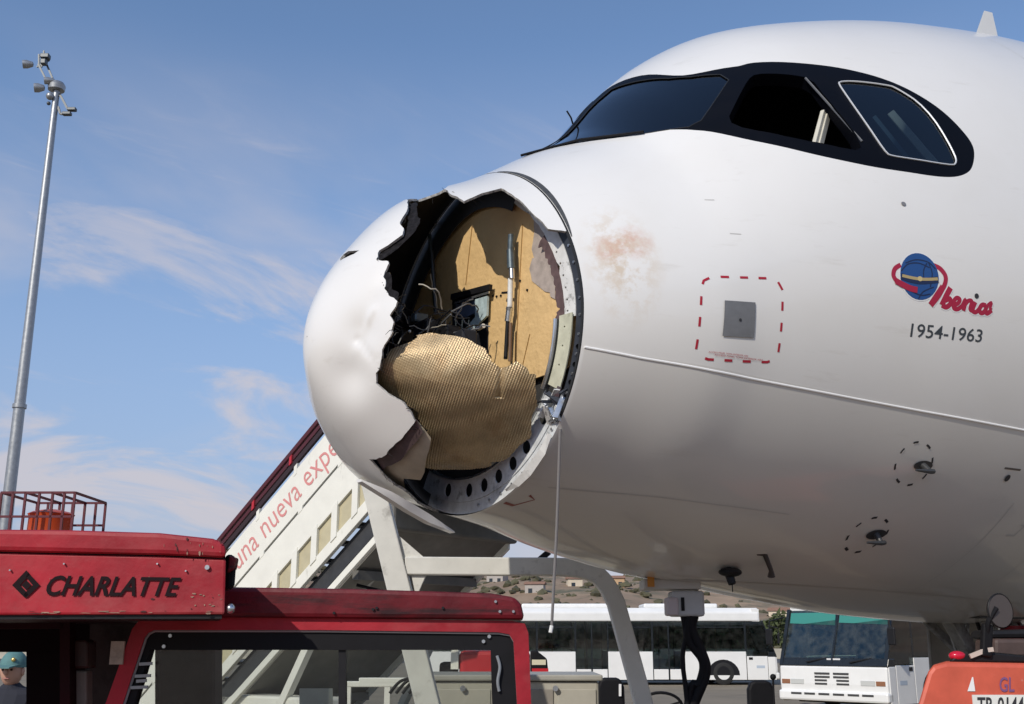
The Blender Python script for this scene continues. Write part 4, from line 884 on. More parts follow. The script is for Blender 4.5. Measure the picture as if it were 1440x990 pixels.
# ------------------------------------------------------------------ light mast
def mast():
    f = 30.; c = L(7, 745, f); top = L(88, 128, f); base = (c[0]-.02, f, 0)
    g = empty('light_mast', W3(base), ROT_CAM, 'tall grey steel mast with floodlights and cameras at its top', 'light mast')
    x0 = (c[0]+top[0])/2; H = top[2]; x0 = c[0]
    b = B(base); b.cyl((x0, f, 0), (x0, f, H*.45), .185, .155, 20); b.cyl((x0, f, H*.45), (x0, f, H), .15, .095, 20); b.build('pole', M_STEEL, g, smooth=True)
    b = B(base); b.cyl((x0, f, H*.45-.06), (x0, f, H*.45+.05), .19, .19, 20); b.cyl((x0, f, 0), (x0, f, .06), .42); b.build('pole_joint', M_STEEL, g, smooth=True)
    dx = x0-top[0]
    def P(x, y, d=0): v = L(x, y, f); return Vector((v.x+dx, f+d, v.z))
    dk = mat('mast_fitting_dark', (.09, .10, .11), .45, .4)
    b = B(base); b.lathe(P(88, 121), (0, 0, 1), [(-.16, .10), (-.14, .24), (0, .26), (.10, .2), (.14, .02)], 18); b.build('camera_dome', M_STEEL, g, smooth=True)
    for a, e in (((76, 118), (62, 90)), ((82, 110), (72, 86))): b = B(base); b.bar(P(*a), P(*e), .05); b.build('arm', dk, g)
    for a, e in (((61, 92), (61, 74)), ((68, 90), (68, 69)), ((65, 92), (65, 80)), ((58, 92), (76, 82))): b = B(base); b.bar(P(*a, .1), P(*e, .1), .045); b.build('bracket', dk, g)
    for x, y, w, h in ((74, 82, .26, .14), (72, 90, .16, .16)): p = P(x, y, -.1); b = B(base); b.box(p-Vector((w/2, .1, h/2)), p+Vector((w/2, .1, h/2))); b.build('junction_box', dk, g, bev=.02)
    for x, y, r in ((50, 94, .13), (66, 127, .14), (80, 117, .11)): p = P(x, y, -.15); b = B(base); b.lathe(p+Vector((.16, 0, 0)), (-1, -.3, -.15), [(-.02, .02), (0, r*.6), (.16, r), (.28, r), (.285, r*.9)], 14); b.build('floodlight', M_STEEL, g, smooth=True)
    b = B(base); b.ball(P(81, 138, -.12), .12, n=12, m=8); b.build('camera', M_STEEL, g, smooth=True); b = B(base); b.ball(P(79, 148, -.12), .06, n=12, m=8); b.build('camera', dk, g, smooth=True)
    for a, e in (((92, 132), (104, 154)), ((104, 154), (114, 156)), ((90, 150), (93, 160)), ((93, 160), (105, 161))): b = B(base); b.bar(P(*a), P(*e), .06); b.build('arm', dk, g)
    for q in ((110, 154), (103, 160)): p = P(*q); b = B(base); b.box(p-Vector((.14, .08, .05)), p+Vector((.12, .08, .05))); b.build('antenna', dk, g, bev=.02)
    
mast()

# ------------------------------------------------------------------ red baggage tractor in front
M_TUG = mat('tractor_red_paint', (.32, .013, .024), .52, 0, .36, 4, bump=.22, bscale=11, coat=.0, dirt=((.33, .075, .075), 3.6, .48, .80, (1, 1, 1.4)), spec=.3)
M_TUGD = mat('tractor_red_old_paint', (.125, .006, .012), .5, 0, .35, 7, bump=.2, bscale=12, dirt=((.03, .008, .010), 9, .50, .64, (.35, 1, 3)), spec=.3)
def red_tug():
    base = (-1.25, 3.2, 0); g = empty('baggage_tractor', W3(base), ROT_CAM, 'scuffed red baggage tractor with CHARLATTE roof in the foreground', 'tractor')
    f1 = 2.75; f2 = 3.05
    def prism(name, px, f, d, m, bev=0., parent=g, sk=0.):
        b = B(base); b.prism([L(x, y, f) for x, y in px], (sk*d, d, 0)); return b.build(name, m, parent, bev=bev)
    # upper roof: lid and lettered band, running off to the left
    hd = prism('roof_band', [(-330, 866), (316, 864), (318, 786), (230, 782), (-330, 770)], f1, .95, M_TUG, .006, sk=-.29)
    prism('roof_lid', [(-330, 768), (230, 780), (319, 784), (317, 764), (300, 757), (225, 749), (100, 745), (-330, 741)], f1-.015, .98, M_TUG, .012, sk=-.29)
    prism('roof_seam', [(-330, 772.5), (230, 783.5), (317, 787.5), (317, 782), (230, 778), (-330, 766)], f1+.006, .9, M_BLACK, sk=-.29)
    prism('roof_underside', [(-330, 872), (312, 870), (312, 863), (-330, 865)], f1+.01, .93, M_BLACKP, sk=-.29)
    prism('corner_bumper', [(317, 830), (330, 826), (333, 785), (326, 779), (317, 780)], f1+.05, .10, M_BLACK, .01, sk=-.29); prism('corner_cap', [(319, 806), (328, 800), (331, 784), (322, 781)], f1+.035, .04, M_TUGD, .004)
    b = B(base); p = L(324, 856, f1+.02); b.ball(p, .012, n=10, m=8); b.build('lamp_bolt', M_CHROME, g, smooth=True)
    for q in ((292, 798), (51, 760), (91, 793), (222, 793), (262, 803), (15, 802), (290, 771)): b = B(base); p = L(*q, f1-.002); b.cyl(p+Vector((0, .006, 0)), p-Vector((0, .006, 0)), .006 if q[0] == 292 else .0022, n=8); b.build('rivet', M_CHROME, g)
    gc_ = np.random.default_rng(31); chip = mat('chipped_primer', (.30, .19, .14), .85, 0, .5, 60); chd = mat('chipped_dark', (.06, .015, .016), .8)
    spots = [(gc_.uniform(268, 312), gc_.uniform(835, 860)) for _ in range(20)]+[(gc_.uniform(228, 312), gc_.uniform(757, 781)) for _ in range(18)]+[(gc_.uniform(0, 315), gc_.uniform(790, 858)) for _ in range(10)]+[(gc_.uniform(40, 316), gc_.uniform(859, 863)) for _ in range(16)]
    for i, (x, y) in enumerate(spots):
        sc = gc_.uniform(.4, 1.9); ex = gc_.uniform(.3, .9) if y < 785 else (gc_.uniform(2, 6) if y > 857 else gc_.uniform(.4, 2.0)); ey = gc_.uniform(.8, 4.0) if y < 785 else gc_.uniform(.3, .9); a0 = gc_.uniform(0, pi)
        ring_ = [(x+sc*ex*cos(a)*gc_.uniform(.5, 1.3), y+sc*ey*sin(a)*gc_.uniform(.5, 1.3)) for a in np.linspace(0, 2*pi, 8)[:-1]]
        ff = f1-.0175 if y < 783 else f1-.002
        mesh('paint_chip', [L(px_, py_, ff)-Vector(base) for px_, py_ in ring_], [tuple(range(7))], chip if gc_.random() < .7 else chd, g)
    # lettering and emblem
    V, Fs = fit_text('CHARLATTE', 0, 1, 0, 1, offset=.022, shear=.22)
    def hp(x, y, d=-.004): v = L(x, y, f1); return v+Vector((0, d, 0))-Vector(base)
    TL, TR, BL, BR = hp(70, 809), hp(256, 812), hp(64, 838), hp(252, 839)
    mesh('lettering', [(BL*(1-v.x)+BR*v.x)*(1-v.y)+(TL*(1-v.x)+TR*v.x)*v.y for v in V], Fs, mat('stencil_black', (.012, .005, .007), .7, spec=.15), g)
    for ring in ([(18, 823), (38, 802), (43, 808), (29, 823), (41, 836), (36, 841)], [(57, 823), (38, 841), (34, 836), (47, 823), (37, 811), (41, 806)], [(31, 823), (38, 816), (45, 823), (38, 830)]):
        m = mesh('emblem_mark', [hp(x, y) for x, y in ring], [tuple(range(len(ring)))], mat('stencil_black', (0, 0, 0)), g)
    # beacon in its cage
    fb = 3.05; b = B(base); c = L(70, 745, fb); b.lathe((c.x, fb, c.z-.03), (0, 0, 1), [(0, .06), (.065, .058), (.072, .062), (.078, .05), (.085, .02), (.086, .001)], 24); b.build('beacon', mat('beacon_orange', (.50, .070, .014), .35, 0, .05, 8, coat=.2), g, smooth=True)
    cg = mat('cage_maroon', (.10, .008, .018), .45)
    z0 = c.z-.04; z1 = L(70, 700, fb).z; xs = [L(x, 720, fb).x for x in (25, 41, 58, 77, 95, 111, 125)]
    for dep in (-.11, .12):
        for z in (z1, (z0+z1)/2+.0): b = B(base); b.bar((xs[0], fb+dep, z), (xs[-1], fb+dep, z), .006); b.build('cage_bar', cg, g)
        for x in xs: b = B(base); b.bar((x, fb+dep, z0-.02), (x, fb+dep, z1), .006); b.build('cage_bar', cg, g)
    for x in (xs[0], xs[2], xs[4], xs[-1]):
        b = B(base); b.bar((x, fb-.11, z1), (x, fb+.12, z1), .006); b.build('cage_bar', cg, g)
    # rear roof ledge and window frame
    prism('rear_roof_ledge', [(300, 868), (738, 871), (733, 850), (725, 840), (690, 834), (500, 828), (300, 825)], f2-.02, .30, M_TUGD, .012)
    for q in ((703, 860), (722, 860), (525, 857), (530, 855), (623, 855), (470, 862), (697, 846)): b = B(base); p = L(*q, f2-.02); b.cyl(p+Vector((0, .004, 0)), p-Vector((0, .006, 0)), .0038, n=8); b.build('rivet', M_CHROME if q[0] > 690 else M_BLACKP, g)
    def ring(name, o, i, f, d, m, bev=0.):
        n = len(o); b = B(base)
        for k in range(n-1): b.prism([L(*o[k], f), L(*o[k+1], f), L(*i[k+1], f), L(*i[k], f)], (0, d, 0))
        return b.build(name, m, g, bev=0)
    O = [(92, 1130), (150, 985), (186, 884), (196, 872), (210, 868), (450, 869), (720, 873), (738, 877), (743, 890), (747, 990), (749, 1130)]
    I = [(118, 1130), (174, 985), (203, 897), (208, 890), (216, 886), (450, 886), (700, 889), (716, 892), (722, 902), (727, 990), (730, 1130)]
    K = [(150, 1130), (190, 985), (210, 918), (211, 914), (216, 914), (450, 914), (685, 914), (690, 914), (690, 922), (692, 990), (694, 1130)]
    ring('window_frame', O, I, f2, .06, M_TUG); ring('window_gasket', I, K, f2+.012, .04, M_BLACK)
    b = B(base); b.tube([L(x+2, y+1, f2+.008) for x, y in I], .0045, 6); b.build('gasket_bead', mat('gasket_grey', (.20, .21, .22), .4), g, smooth=True)
    prism('window_glass', [(150, 1130), (190, 985), (211, 914), (690, 914), (694, 1130)], f2+.03, .004, glass('tractor_glass', (.80, .82, .80), .02, .8, .03))
    prism('window_divider', [(476, 1130), (486, 1130), (486, 912), (476, 912)], f2+.02, .03, M_BLACKP)
    prism('paper_notice', [(421, 1010), (468, 1010), (468, 968), (421, 968)], f2+.037, .002, mat('paper_white', (.62, .62, .58), .8, 0, .08, 20))
    for q in ((240, 894), (231, 909), (688, 895), (680, 902)): b = B(base); p = L(*q, f2+.012); b.cyl(p, p-Vector((0, .006, 0)), .005, n=8); b.build('screw', M_CHROME, g)
    for y, x0, x1 in ((934, 196, 214), (951, 190, 212), (967, 184, 208), (958, 192, 206)): b = B(base); b.bar(L(x0, y, f2+.005), L(x1, y-1, f2+.005), .008); b.build('hinge', mat('hinge_steel', (.3, .31, .32), .45, .5), g)
    b = B(base); a = L(165, 918, f2-.004); b.box(a-Vector((.018, .004, .03)), a+Vector((.018, .004, .03))); b.build('hinge_plate', mat('bare_patch', (.36, .30, .24), .6, 0, .3, 40), g)
    b = B(base); b.tube(smooth3([L(699, 922, f2+.006), L(703, 938, f2+.004), L(700, 958, f2+.004), L(702, 972, f2+.006)]), .0042, 8); b.build('gasket_tear', mat('gasket_pale_grey', (.22, .24, .26), .4), g, smooth=True)  # pale grey strand along the torn gasket
    # shaded cab on the left
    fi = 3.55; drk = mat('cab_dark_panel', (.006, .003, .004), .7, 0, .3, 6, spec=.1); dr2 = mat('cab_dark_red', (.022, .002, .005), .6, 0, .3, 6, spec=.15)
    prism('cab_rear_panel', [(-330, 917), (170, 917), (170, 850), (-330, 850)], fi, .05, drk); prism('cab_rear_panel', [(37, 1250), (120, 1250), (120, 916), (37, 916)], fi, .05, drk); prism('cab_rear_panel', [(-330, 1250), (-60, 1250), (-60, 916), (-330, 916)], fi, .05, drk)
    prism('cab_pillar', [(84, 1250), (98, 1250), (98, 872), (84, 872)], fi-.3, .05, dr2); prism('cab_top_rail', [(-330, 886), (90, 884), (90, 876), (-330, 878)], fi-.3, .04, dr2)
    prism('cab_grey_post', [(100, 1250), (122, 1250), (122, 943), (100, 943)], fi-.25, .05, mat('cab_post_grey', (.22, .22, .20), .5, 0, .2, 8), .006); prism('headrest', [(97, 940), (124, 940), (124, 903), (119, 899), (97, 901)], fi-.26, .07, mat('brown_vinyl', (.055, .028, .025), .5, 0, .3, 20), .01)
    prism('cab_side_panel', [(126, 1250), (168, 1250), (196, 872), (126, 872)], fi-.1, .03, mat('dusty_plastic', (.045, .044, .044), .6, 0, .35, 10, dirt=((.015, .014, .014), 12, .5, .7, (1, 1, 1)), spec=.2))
    # left half of the rear window hides a seat and bulkhead of the cab
    prism('seat_back', [(215, 1130), (300, 1130), (300, 905), (285, 880), (230, 880), (215, 905)], f2+.25, .12, mat('seat_dusty', (.050, .036, .034), .7, 0, .35, 9, spec=.2), .02)
    # body below the picture
    b = B(base); b.box((-2.45, 2.45, .38), (.15, 3.9, .98)); b.build('body', M_TUG, g, bev=.03); b = B(base); b.box((-.1, 2.6, .98), (.12, 3.2, 1.06)); b.build('rear_deck', M_BLACKP, g)
    for x in (-2.0, -.35):
        for y in (2.42, 3.68):
            b = B(base); b.lathe((x, y, .36), (0, 1, 0), [(0, .2), (0, .31), (.03, .36), (.19, .36), (.22, .31), (.22, .2)], 24); w = b.build('wheel', M_TYRE, g, smooth=True); b = B(base); b.cyl((x, y+.02, .36), (x, y+.2, .36), .21); b.build('rim', M_CHROME, w)
    for x, y in ((92, 900), (747, 900)): p = L(x, y, f2); b = B(base); b.bar((p.x, f2+.03, .95), (p.x, f2+.03, L(x, 1125, f2).z), .05); b.build('pillar_foot', M_TUG, g)
red_tug()

# ------------------------------------------------------------------ person seen through the cab opening
def person():
    f = 8.2; c = L(17, 945, f); x = c.x; base = (x, f, 0); g = empty('person', W3(base), ROT_CAM, 'person in a teal cap and dark jacket glimpsed through the tractor cab', 'person')
    J = [((0,0,.86), .15), ((0,0,1.02), .16), ((0,.01,1.18), .17), ((0,.02,1.27), .08), ((0,.0,1.33), .06), ((.19,0,1.22), .075), ((.25,.02,.98), .055), ((.24,-.12,.80), .042), ((-.19,0,1.22), .075), ((-.25,.02,.98), .055), ((-.24,-.12,.80), .042), ((.09,0,.80), .105), ((.10,.0,.45), .075), ((.10,.03,.09), .05), ((.10,-.12,.05), .045), ((-.09,0,.80), .105), ((-.10,0,.45), .075), ((-.10,.03,.09), .05), ((-.10,-.12,.05), .045)]
    E = [(0,1),(1,2),(2,3),(3,4),(2,5),(5,6),(6,7),(2,8),(8,9),(9,10),(0,11),(11,12),(12,13),(13,14),(0,15),(15,16),(16,17),(17,18)]
    me = bpy.data.meshes.new('body'); me.from_pydata([j[0] for j in J], E, []); o = link('body', me, g); me.materials.append(mat('dark_navy_cloth', (.018, .020, .032), .85))
    sk = o.modifiers.new('skin', 'SKIN')
    for i, j in enumerate(J): me.skin_vertices[0].data[i].radius = (j[1], j[1])
    me.skin_vertices[0].data[0].use_root = True
    o.modifiers.new('sub', 'SUBSURF').levels = 2; o.modifiers['sub'].render_levels = 2
    skin = mat('skin', (.52, .30, .22), .55)
    hz = 1.40; b = B(); b.ball((0, 0, hz), .075, .092, .115, 20, 16); b.ball((0, -.095, hz-.012), .013, .018, .022, 8, 8); b.ball((.078, 0, hz-.01), .012, .02, .03, 8, 6); b.ball((-.078, 0, hz-.01), .012, .02, .03, 8, 6); b.cyl((0, .01, 1.27), (0, .01, hz-.06), .05); b.build('head', skin, g, smooth=True)
    for sx in (-.03, .03): B().ball((sx, -.083, hz+.005), .011, .008, .007, 8, 6).build('eye', M_BLACK, g, smooth=True)
    B().ball((0, -.086, hz-.055), .026, .008, .006, 8, 6).build('mouth', mat('lip', (.36, .14, .12), .5), g)
    b = B(); b.ball((0, .015, hz+.035), .092, .108, .105, 20, 10, 0.); b.cyl((0, .015, hz+.02), (0, .015, hz+.045), .094, n=20); b.build('cap', mat('teal_cap', (.10, .22, .22), .8, 0, .15, 30), g, smooth=True)
    b = B(); b.prism([(-.07, -.08, hz+.03), (.07, -.08, hz+.03), (.05, -.17, hz+.015), (-.05, -.17, hz+.015)], (0, 0, .01)); b.build('cap_peak', mat('teal_cap', (0, 0, 0)), g)
    B().ball((.035, -.082, hz+.075), .016, .012, .016, 8, 6).build('cap_badge', mat('badge_brass', (.75, .50, .16), .3, .8), g, smooth=True)
    for s in (-1, 1):
        b = B(); w = Vector((s*.24, -.12, .80)); b.ball(w+Vector((0, -.01, -.05)), .028, .018, .045, 10, 8)
        for k in range(4): q = w+Vector(((k-1.5)*.014, -.015, -.085)); b.tube([q, q+Vector((0, -.008, -.03)), q+Vector((0, -.022, -.052+abs(k-1.4)*.006))], [.0085, .008, .006], 6)
        q = w+Vector((-s*.026, -.02, -.04)); b.tube([q, q+Vector((-s*.014, -.014, -.022)), q+Vector((-s*.012, -.024, -.042))], [.01, .009, .007], 6); b.build('hand', skin, g, smooth=True)
person()

# ------------------------------------------------------------------ buses
M_BUS = mat('bus_white_paint', (.80, .80, .78), .35, 0, .04, 2, coat=.3); M_BGL = glass('bus_glass', (.40, .47, .47), .03, 1.7, .05); M_BDK = mat('bus_window_black', (.014, .017, .020), .25, 0, .15, 4)
def bus(pos, rz, Ln, label, front_detail):
    g = empty('apron_bus', pos, rz, label, 'bus', 'airport apron buses'); h = 1.5; X = Ln/2; off = (0, 0, 0)
    def bx(name, a, c, m, bev=0., parent=g): return B().box(a, c).build(name, m, parent, bev=bev)
    # roof and lower body
    b = B(); b.prism([(-X, -h, 2.36), (-X, -h, 2.70), (-X, -h+.22, 2.87), (-X, h-.22, 2.87), (-X, h, 2.70), (-X, h, 2.36)], (Ln-.62, 0, 0)); b.build('roof', M_BUS, g, bev=.05)
    for x0, x1 in ((-5.9, -3.6), (-2.8, 1.2), (2.0, 4.9)): bx('roof_unit', (x0, -.9, 2.872), (x1, .9, 3.05), M_BUS, .06)
    b = B(); b.prism([(X-.62, -h+.02, 2.36), (X-.62, -h+.02, 2.82), (X-.9, -h+.02, 2.85), (X-.9, -h+.02, 2.36)], (0, 2*h-.04, 0)); b.build('roof_front', M_BUS, g)
    bx('floor', (-X+.05, -h+.08, .30), (X-.1, h-.08, .42), M_BDK); bx('underframe', (-X+.3, -h+.2, .16), (X-.5, h-.2, .30), M_BLACKP)
    doors = [(-4.9, -3.7), (-.74, .51), (2.22, 3.46)]
    for s in (-1, 1):
        y0, y1 = s*h, s*(h-.06)
        edges = [-X]; 
        for d0, d1 in doors: edges += [d0, d1]
        edges += [5.80]
        for i in range(0, len(edges), 2):
            a, c = edges[i], edges[i+1]; bx('side_panel', (a, y0, .19), (c, y1, 1.23), M_BUS, .01)
            n = max(1, round((c-a)/1.7))
            for k in range(n):
                p0 = a+(c-a)*k/n+.04; p1 = a+(c-a)*(k+1)/n-.04; bx('window', (p0, s*(h-.012), 1.25), (p1, s*(h-.03), 2.34), M_BGL); bx('window_post', (p1+.003, s*(h-.01), 1.24), (p1+.077, s*(h-.05), 2.355), M_BDK)
            bx('window_header', (a, s*(h-.003), 2.12), (c, s*(h-.02), 2.16), M_BDK)
        for d0, d1 in doors:
            m_ = (d0+d1)/2
            for p0, p1 in ((d0+.03, m_-.03), (m_+.03, d1-.03)):
                d = bx('door', (p0, s*(h-.02), .60), (p1, s*(h-.05), 2.34), M_BGL); bx('door_panel', (p0, s*(h-.01), .20), (p1, s*(h-.06), .58), M_BUS, .01, d)
            for p in (d0, m_, d1): bx('door_post', (p-.028, s*(h-.008), .19), (p+.028, s*(h-.06), 2.35), M_BDK)
        bx('cab_door', (5.83, y0, .19), (6.62, y1, 1.06), M_BUS, .01); bx('door_lock', (5.90, s*(h+.01), .93), (6.05, s*(h-.02), 1.02), M_BLACKP); bx('fleet_number', (6.18, s*(h+.003), .62), (6.50, s*(h-.01), .72), mat('fleet_blue_grey', (.45, .52, .60), .5))
        b = B(); b.prism([(5.83, s*(h-.012), 1.08), (6.62, s*(h-.012), 1.08), (6.92, s*(h-.012), 1.10), (6.48, s*(h-.012), 2.34), (5.83, s*(h-.012), 2.34)], (0, -s*.02, 0)); b.build('cab_window', M_BGL, g)
        bx('front_corner_panel', (6.64, y0, .19), (6.93, y1, 1.04), M_BUS, .02)
        for x in (4.91, -4.0):
            b = B(); b.prism([(x+.62*cos(a), s*(h+.004), .36+.58*sin(a)) for a in np.linspace(0, pi, 13)], (0, -s*.03, 0)); b.build('wheel_arch', M_BLACKP, g)
            b = B(); b.lathe((x, s*(h-.32)-.13, .44), (0, 1, 0), [(0, .25), (0, .38), (.03, .44), (.23, .44), (.26, .38), (.26, .25)], 24); w = b.build('wheel', M_TYRE, g, smooth=True); w.location.y = s*.20
            b = B(); b.cyl((x, s*(h-.32)-.1, .44), (x, s*(h-.32)+.1, .44), .20); b.build('rim', mat('hub_grey', (.16, .155, .15), .5, .4), w)
    for i in range(9): bx('passenger_rail', (-5.5+i*1.3, -.02, .42), (-5.46+i*1.3, .02, 2.36), mat('rail_yellow', (.45, .33, .05), .4), 0.)
    bx('rear_panel', (-X-.02, -h+.03, .2), (-X+.03, h-.03, 1.25), M_BUS); bx('rear_window', (-X-.01, -h+.06, 1.26), (-X+.02, h-.06, 2.34), M_BGL)
    # front: sloping windscreen, dark band, white nose with slots and lamps
    b = B(); b.prism([(X-.06, -h+.05, 1.10), (X-.52, -h+.09, 2.36), (X-.545, -h+.09, 2.36), (X-.085, -h+.05, 1.10)], (0, 2*h-.1, 0)); b.build('windscreen', M_BGL if not front_detail else glass('bus_screen', (.46, .58, .55), .03, 1.2, .12), g)
    b = B(); b.bar((X-.05, 0, 1.10), (X-.53, 0, 2.36), .05, .03); b.build('screen_divider', M_BDK, g)
    for y in (-h+.06, h-.06): b = B(); b.bar((X-.06, y, 1.04), (X-.53, y, 2.38), .09, .08); b.build('screen_pillar', M_BDK, g)
    b = B(); b.prism([(X-.02, -h, 1.03), (X-.10, -h, 1.22), (X-.35, -h, 1.22), (X-.35, -h, 1.03)], (0, 2*h, 0)); b.build('dark_band', M_BDK, g, bev=.02)
    b = B(); b.prism([(X, -h+.02, .62), (X-.02, -h+.02, 1.03), (X-.28, -h+.02, 1.03), (X-.28, -h+.02, .30), (X-.03, -h+.02, .30)], (0, 2*h-.04, 0)); b.build('nose', M_BUS, g, bev=.04)
    bx('bumper', (X-.2, -h, .22), (X+.06, h, .46), M_BUS, .05)
    slot = mat('slot_dark', (.05, .05, .05), .6)
    for z, wd, c0 in ((.86, .42, .26), (.78, .42, .26), (.70, .34, .30), (.62, .34, .30)):
        for s in (-1, 1): bx('grille_slot', (X-.02, s*c0-wd/2, z-.022), (X+.006, s*c0+wd/2, z+.022), slot)
    for y in (-.98, -.60, -.2, .2, .60, .98): bx('bumper_slot', (X+.05, y-.15, .36), (X+.066, y+.15, .41), slot)
    for s in (-1, 1):
        bx('headlight', (X-.02, s*.78, .60), (X+.012, s*1.16, .72), mat('lamp_glass', (.55, .56, .54), .15), .01); bx('indicator', (X-.02, s*1.18, .60), (X+.010, s*1.42, .71), mat('lamp_amber', (.28, .13, .07), .25), .01)
        b = B(); b.tube([(X-.30, s*(h-.05), 2.2), (X+.05, s*(h+.16), 2.1), (X+.05, s*(h+.18), 1.9)], .02, 6); b.build('mirror_arm', M_BLACKP, g); bx('mirror', (X+.01, s*(h+.10), 1.52), (X+.07, s*(h+.30), 1.92), M_BLACKP, .03)
    if front_detail:
        gr = mat('visor_green', (.035, .23, .195), .5)
        for y0, y1 in ((-1.36, -.06), (.06, 1.36)):
            b = B(); b.prism([(X-.475, y0, 2.30), (X-.475, y1, 2.30), (X-.40, y1, 1.99), (X-.40, y0+.0, 2.05)], (-.012, 0, 0)); b.build('sun_visor', gr, g)
        bx('dashboard', (X-.75, -1.3, .95), (X-.30, 1.3, 1.20), M_BDK, .04); bx('driver_seat', (X-1.6, .35, .6), (X-1.35, .85, 1.9), M_BLACKP, .06)
        for y in (-.7, .5): b = B(); b.bar((X-.02, y, 1.12), (X-.11, y+.55, 1.22), .025); b.build('wiper', M_BLACKP, g)
        bx('number_card', (X-.09, -.15, 1.16), (X-.08, .22, 1.21), mat('card_white', (.7, .7, .7), .6))
bus(W3((3.18, 43.5+1.5, 0)), ROT_CAM, 14., 'long white apron bus seen side on beyond the power cables', False)
bb = radians(49); fd = Vector((-sin(bb), -cos(bb), 0)); cpos = W3((7.65, 27.3, 0)); fwd = RT*fd.x+FW*fd.y
bus(cpos-fwd*7.0, math.atan2(fwd.y, fwd.x), 14., 'white apron bus with green sun visors facing the camera under the fuselage', True)

# ------------------------------------------------------------------ equipment on the apron
def cart():
    f = 9.0; c = L(720, 960, f); base = (c.x, f, 0); g = empty('equipment_cart', W3(base), ROT_CAM, 'grey beige equipment cart behind the tractor window and red frame', 'cart')
    a = L(598, 958, f); e = L(842, 958, f); z = a.z; m = mat('cart_beige', (.40, .38, .32), .55, 0, .1, 5)
    b = B(base); b.box((a.x, f, .42), (e.x, f+.9, z)); b.build('cabinet', m, g, bev=.02)
    b = B(base); b.box((a.x-.03, f-.03, z+.003), (e.x+.03, f+.93, z+.05)); b.build('lid', mat('cart_lid', (.34, .33, .29), .5, 0, .1, 5), g, bev=.012)
    for x0, x1 in ((604, 690), (700, 778), (784, 838)): p = L(x0, 965, f); q = L(x1, 965, f); b = B(base); b.box((p.x, f-.012, .5), (q.x, f-.002, z-.06)); b.build('door', [m, mat('cart_door_brown', (.26, .235, .20), .6, 0, .1, 6)][x0 == 784 and 0 or (x0 == 700)], g, bev=.006)
    for x in (651, 781): p = L(x, 968, f-.02); b = B(base); b.cyl(p, p-Vector((0, .03, 0)), .022, n=14); b.build('latch', M_CHROME, g, smooth=True)
    for y0, x0, x1 in ((962, 486, 604), (957, 505, 610)): b = B(base); p = L(x0, y0, f+.2); q = L(x1, y0, f+.2); b.bar(p, q, .05, .045); b.build('white_pipe', M_CREAM, g, bev=.008)
    for x in (490, 545, 600): p = L(x, 966, f+.2); b = B(base); b.bar((p.x, f+.2, .3), (p.x, f+.2, p.z), .045); b.build('white_pipe', M_CREAM, g)
    b = B(base); b.box((L(486, 960, f).x, f-.0, .3), (e.x, f+.9, .42)); b.build('frame', M_STEEL, g, bev=.01)
    gg = np.random.default_rng(4)
    for i in range(5): p = L(548+i*9, 975, f+.1); b = B(base); b.tube(smooth3([p, p+Vector((.10, 0, .10)), p+Vector((.26, 0, .08)), p+Vector((.30, 0, -.25))]), .014, 6); b.build('hose', M_BLACK, g, smooth=True)
    for x in (a.x+.15, e.x-.15):
        for y in (f+.1, f+.8): b = B(base); b.lathe((x, y-.04, .15), (0, 1, 0), [(0, .05), (0, .13), (.02, .15), (.07, .15), (.09, .13), (.09, .05)], 18); b.build('wheel', M_TYRE, g, smooth=True)
cart()
def red_vehicle():
    f = 13.5; c = L(705, 935, f); base = (c.x, f, 0); g = empty('red_tow_tractor', W3(base), ROT_CAM, 'small red tow tractor partly hidden by the black window frame', 'tractor')
    a = L(646, 915, f); e = L(762, 915, f); z0 = L(700, 951, f).z; red = mat('bright_red_paint', (.48, .012, .02), .4, 0, .08, 5, coat=.2)
    b = B(base); b.box((a.x, f, z0), (e.x-.14, f+.9, a.z)); b.build('body', red, g, bev=.05); b = B(base); b.box((a.x-.5, f+.1, .4), (e.x, f+1.2, z0-.004)); b.build('chassis', mat('tow_grey', (.34, .33, .30), .6), g, bev=.03)
    b = B(base); b.prism([(e.x-.135, f-.02, z0), (e.x+.08, f-.02, z0), (e.x+.06, f-.02, z0+.2), (e.x-.06, f-.02, a.z), (e.x-.135, f-.02, a.z)], (0, .3, 0)); b.build('bumper_horn', M_BLACK, g, bev=.02)
    for k, m in ((.10, mat('reflective_cream', (.62, .58, .42), .5)), (.0, red)): b = B(base); b.box((e.x-.12, f-.03, z0+.03+k), (e.x+.075-k*.3, f-.022, z0+.09+k)); b.build('reflector', m, g)
    b = B(base); b.box((a.x-.10, f-.01, z0+.08), (a.x-.01, f+.3, a.z+.02)); b.build('white_post', M_CREAM, g); b = B(base); b.box((a.x-.24, f+.05, z0), (a.x-.03, f+.5, z0+.16)); b.build('seat', M_BLACK, g, bev=.04)
    for x in (a.x-.2, e.x-.2):
        for y in (f+.15, f+.95): b = B(base); b.lathe((x, y-.1, .33), (0, 1, 0), [(0, .15), (0, .28), (.03, .33), (.17, .33), (.2, .28), (.2, .15)], 20); b.build('wheel', M_TYRE, g, smooth=True)
red_vehicle()
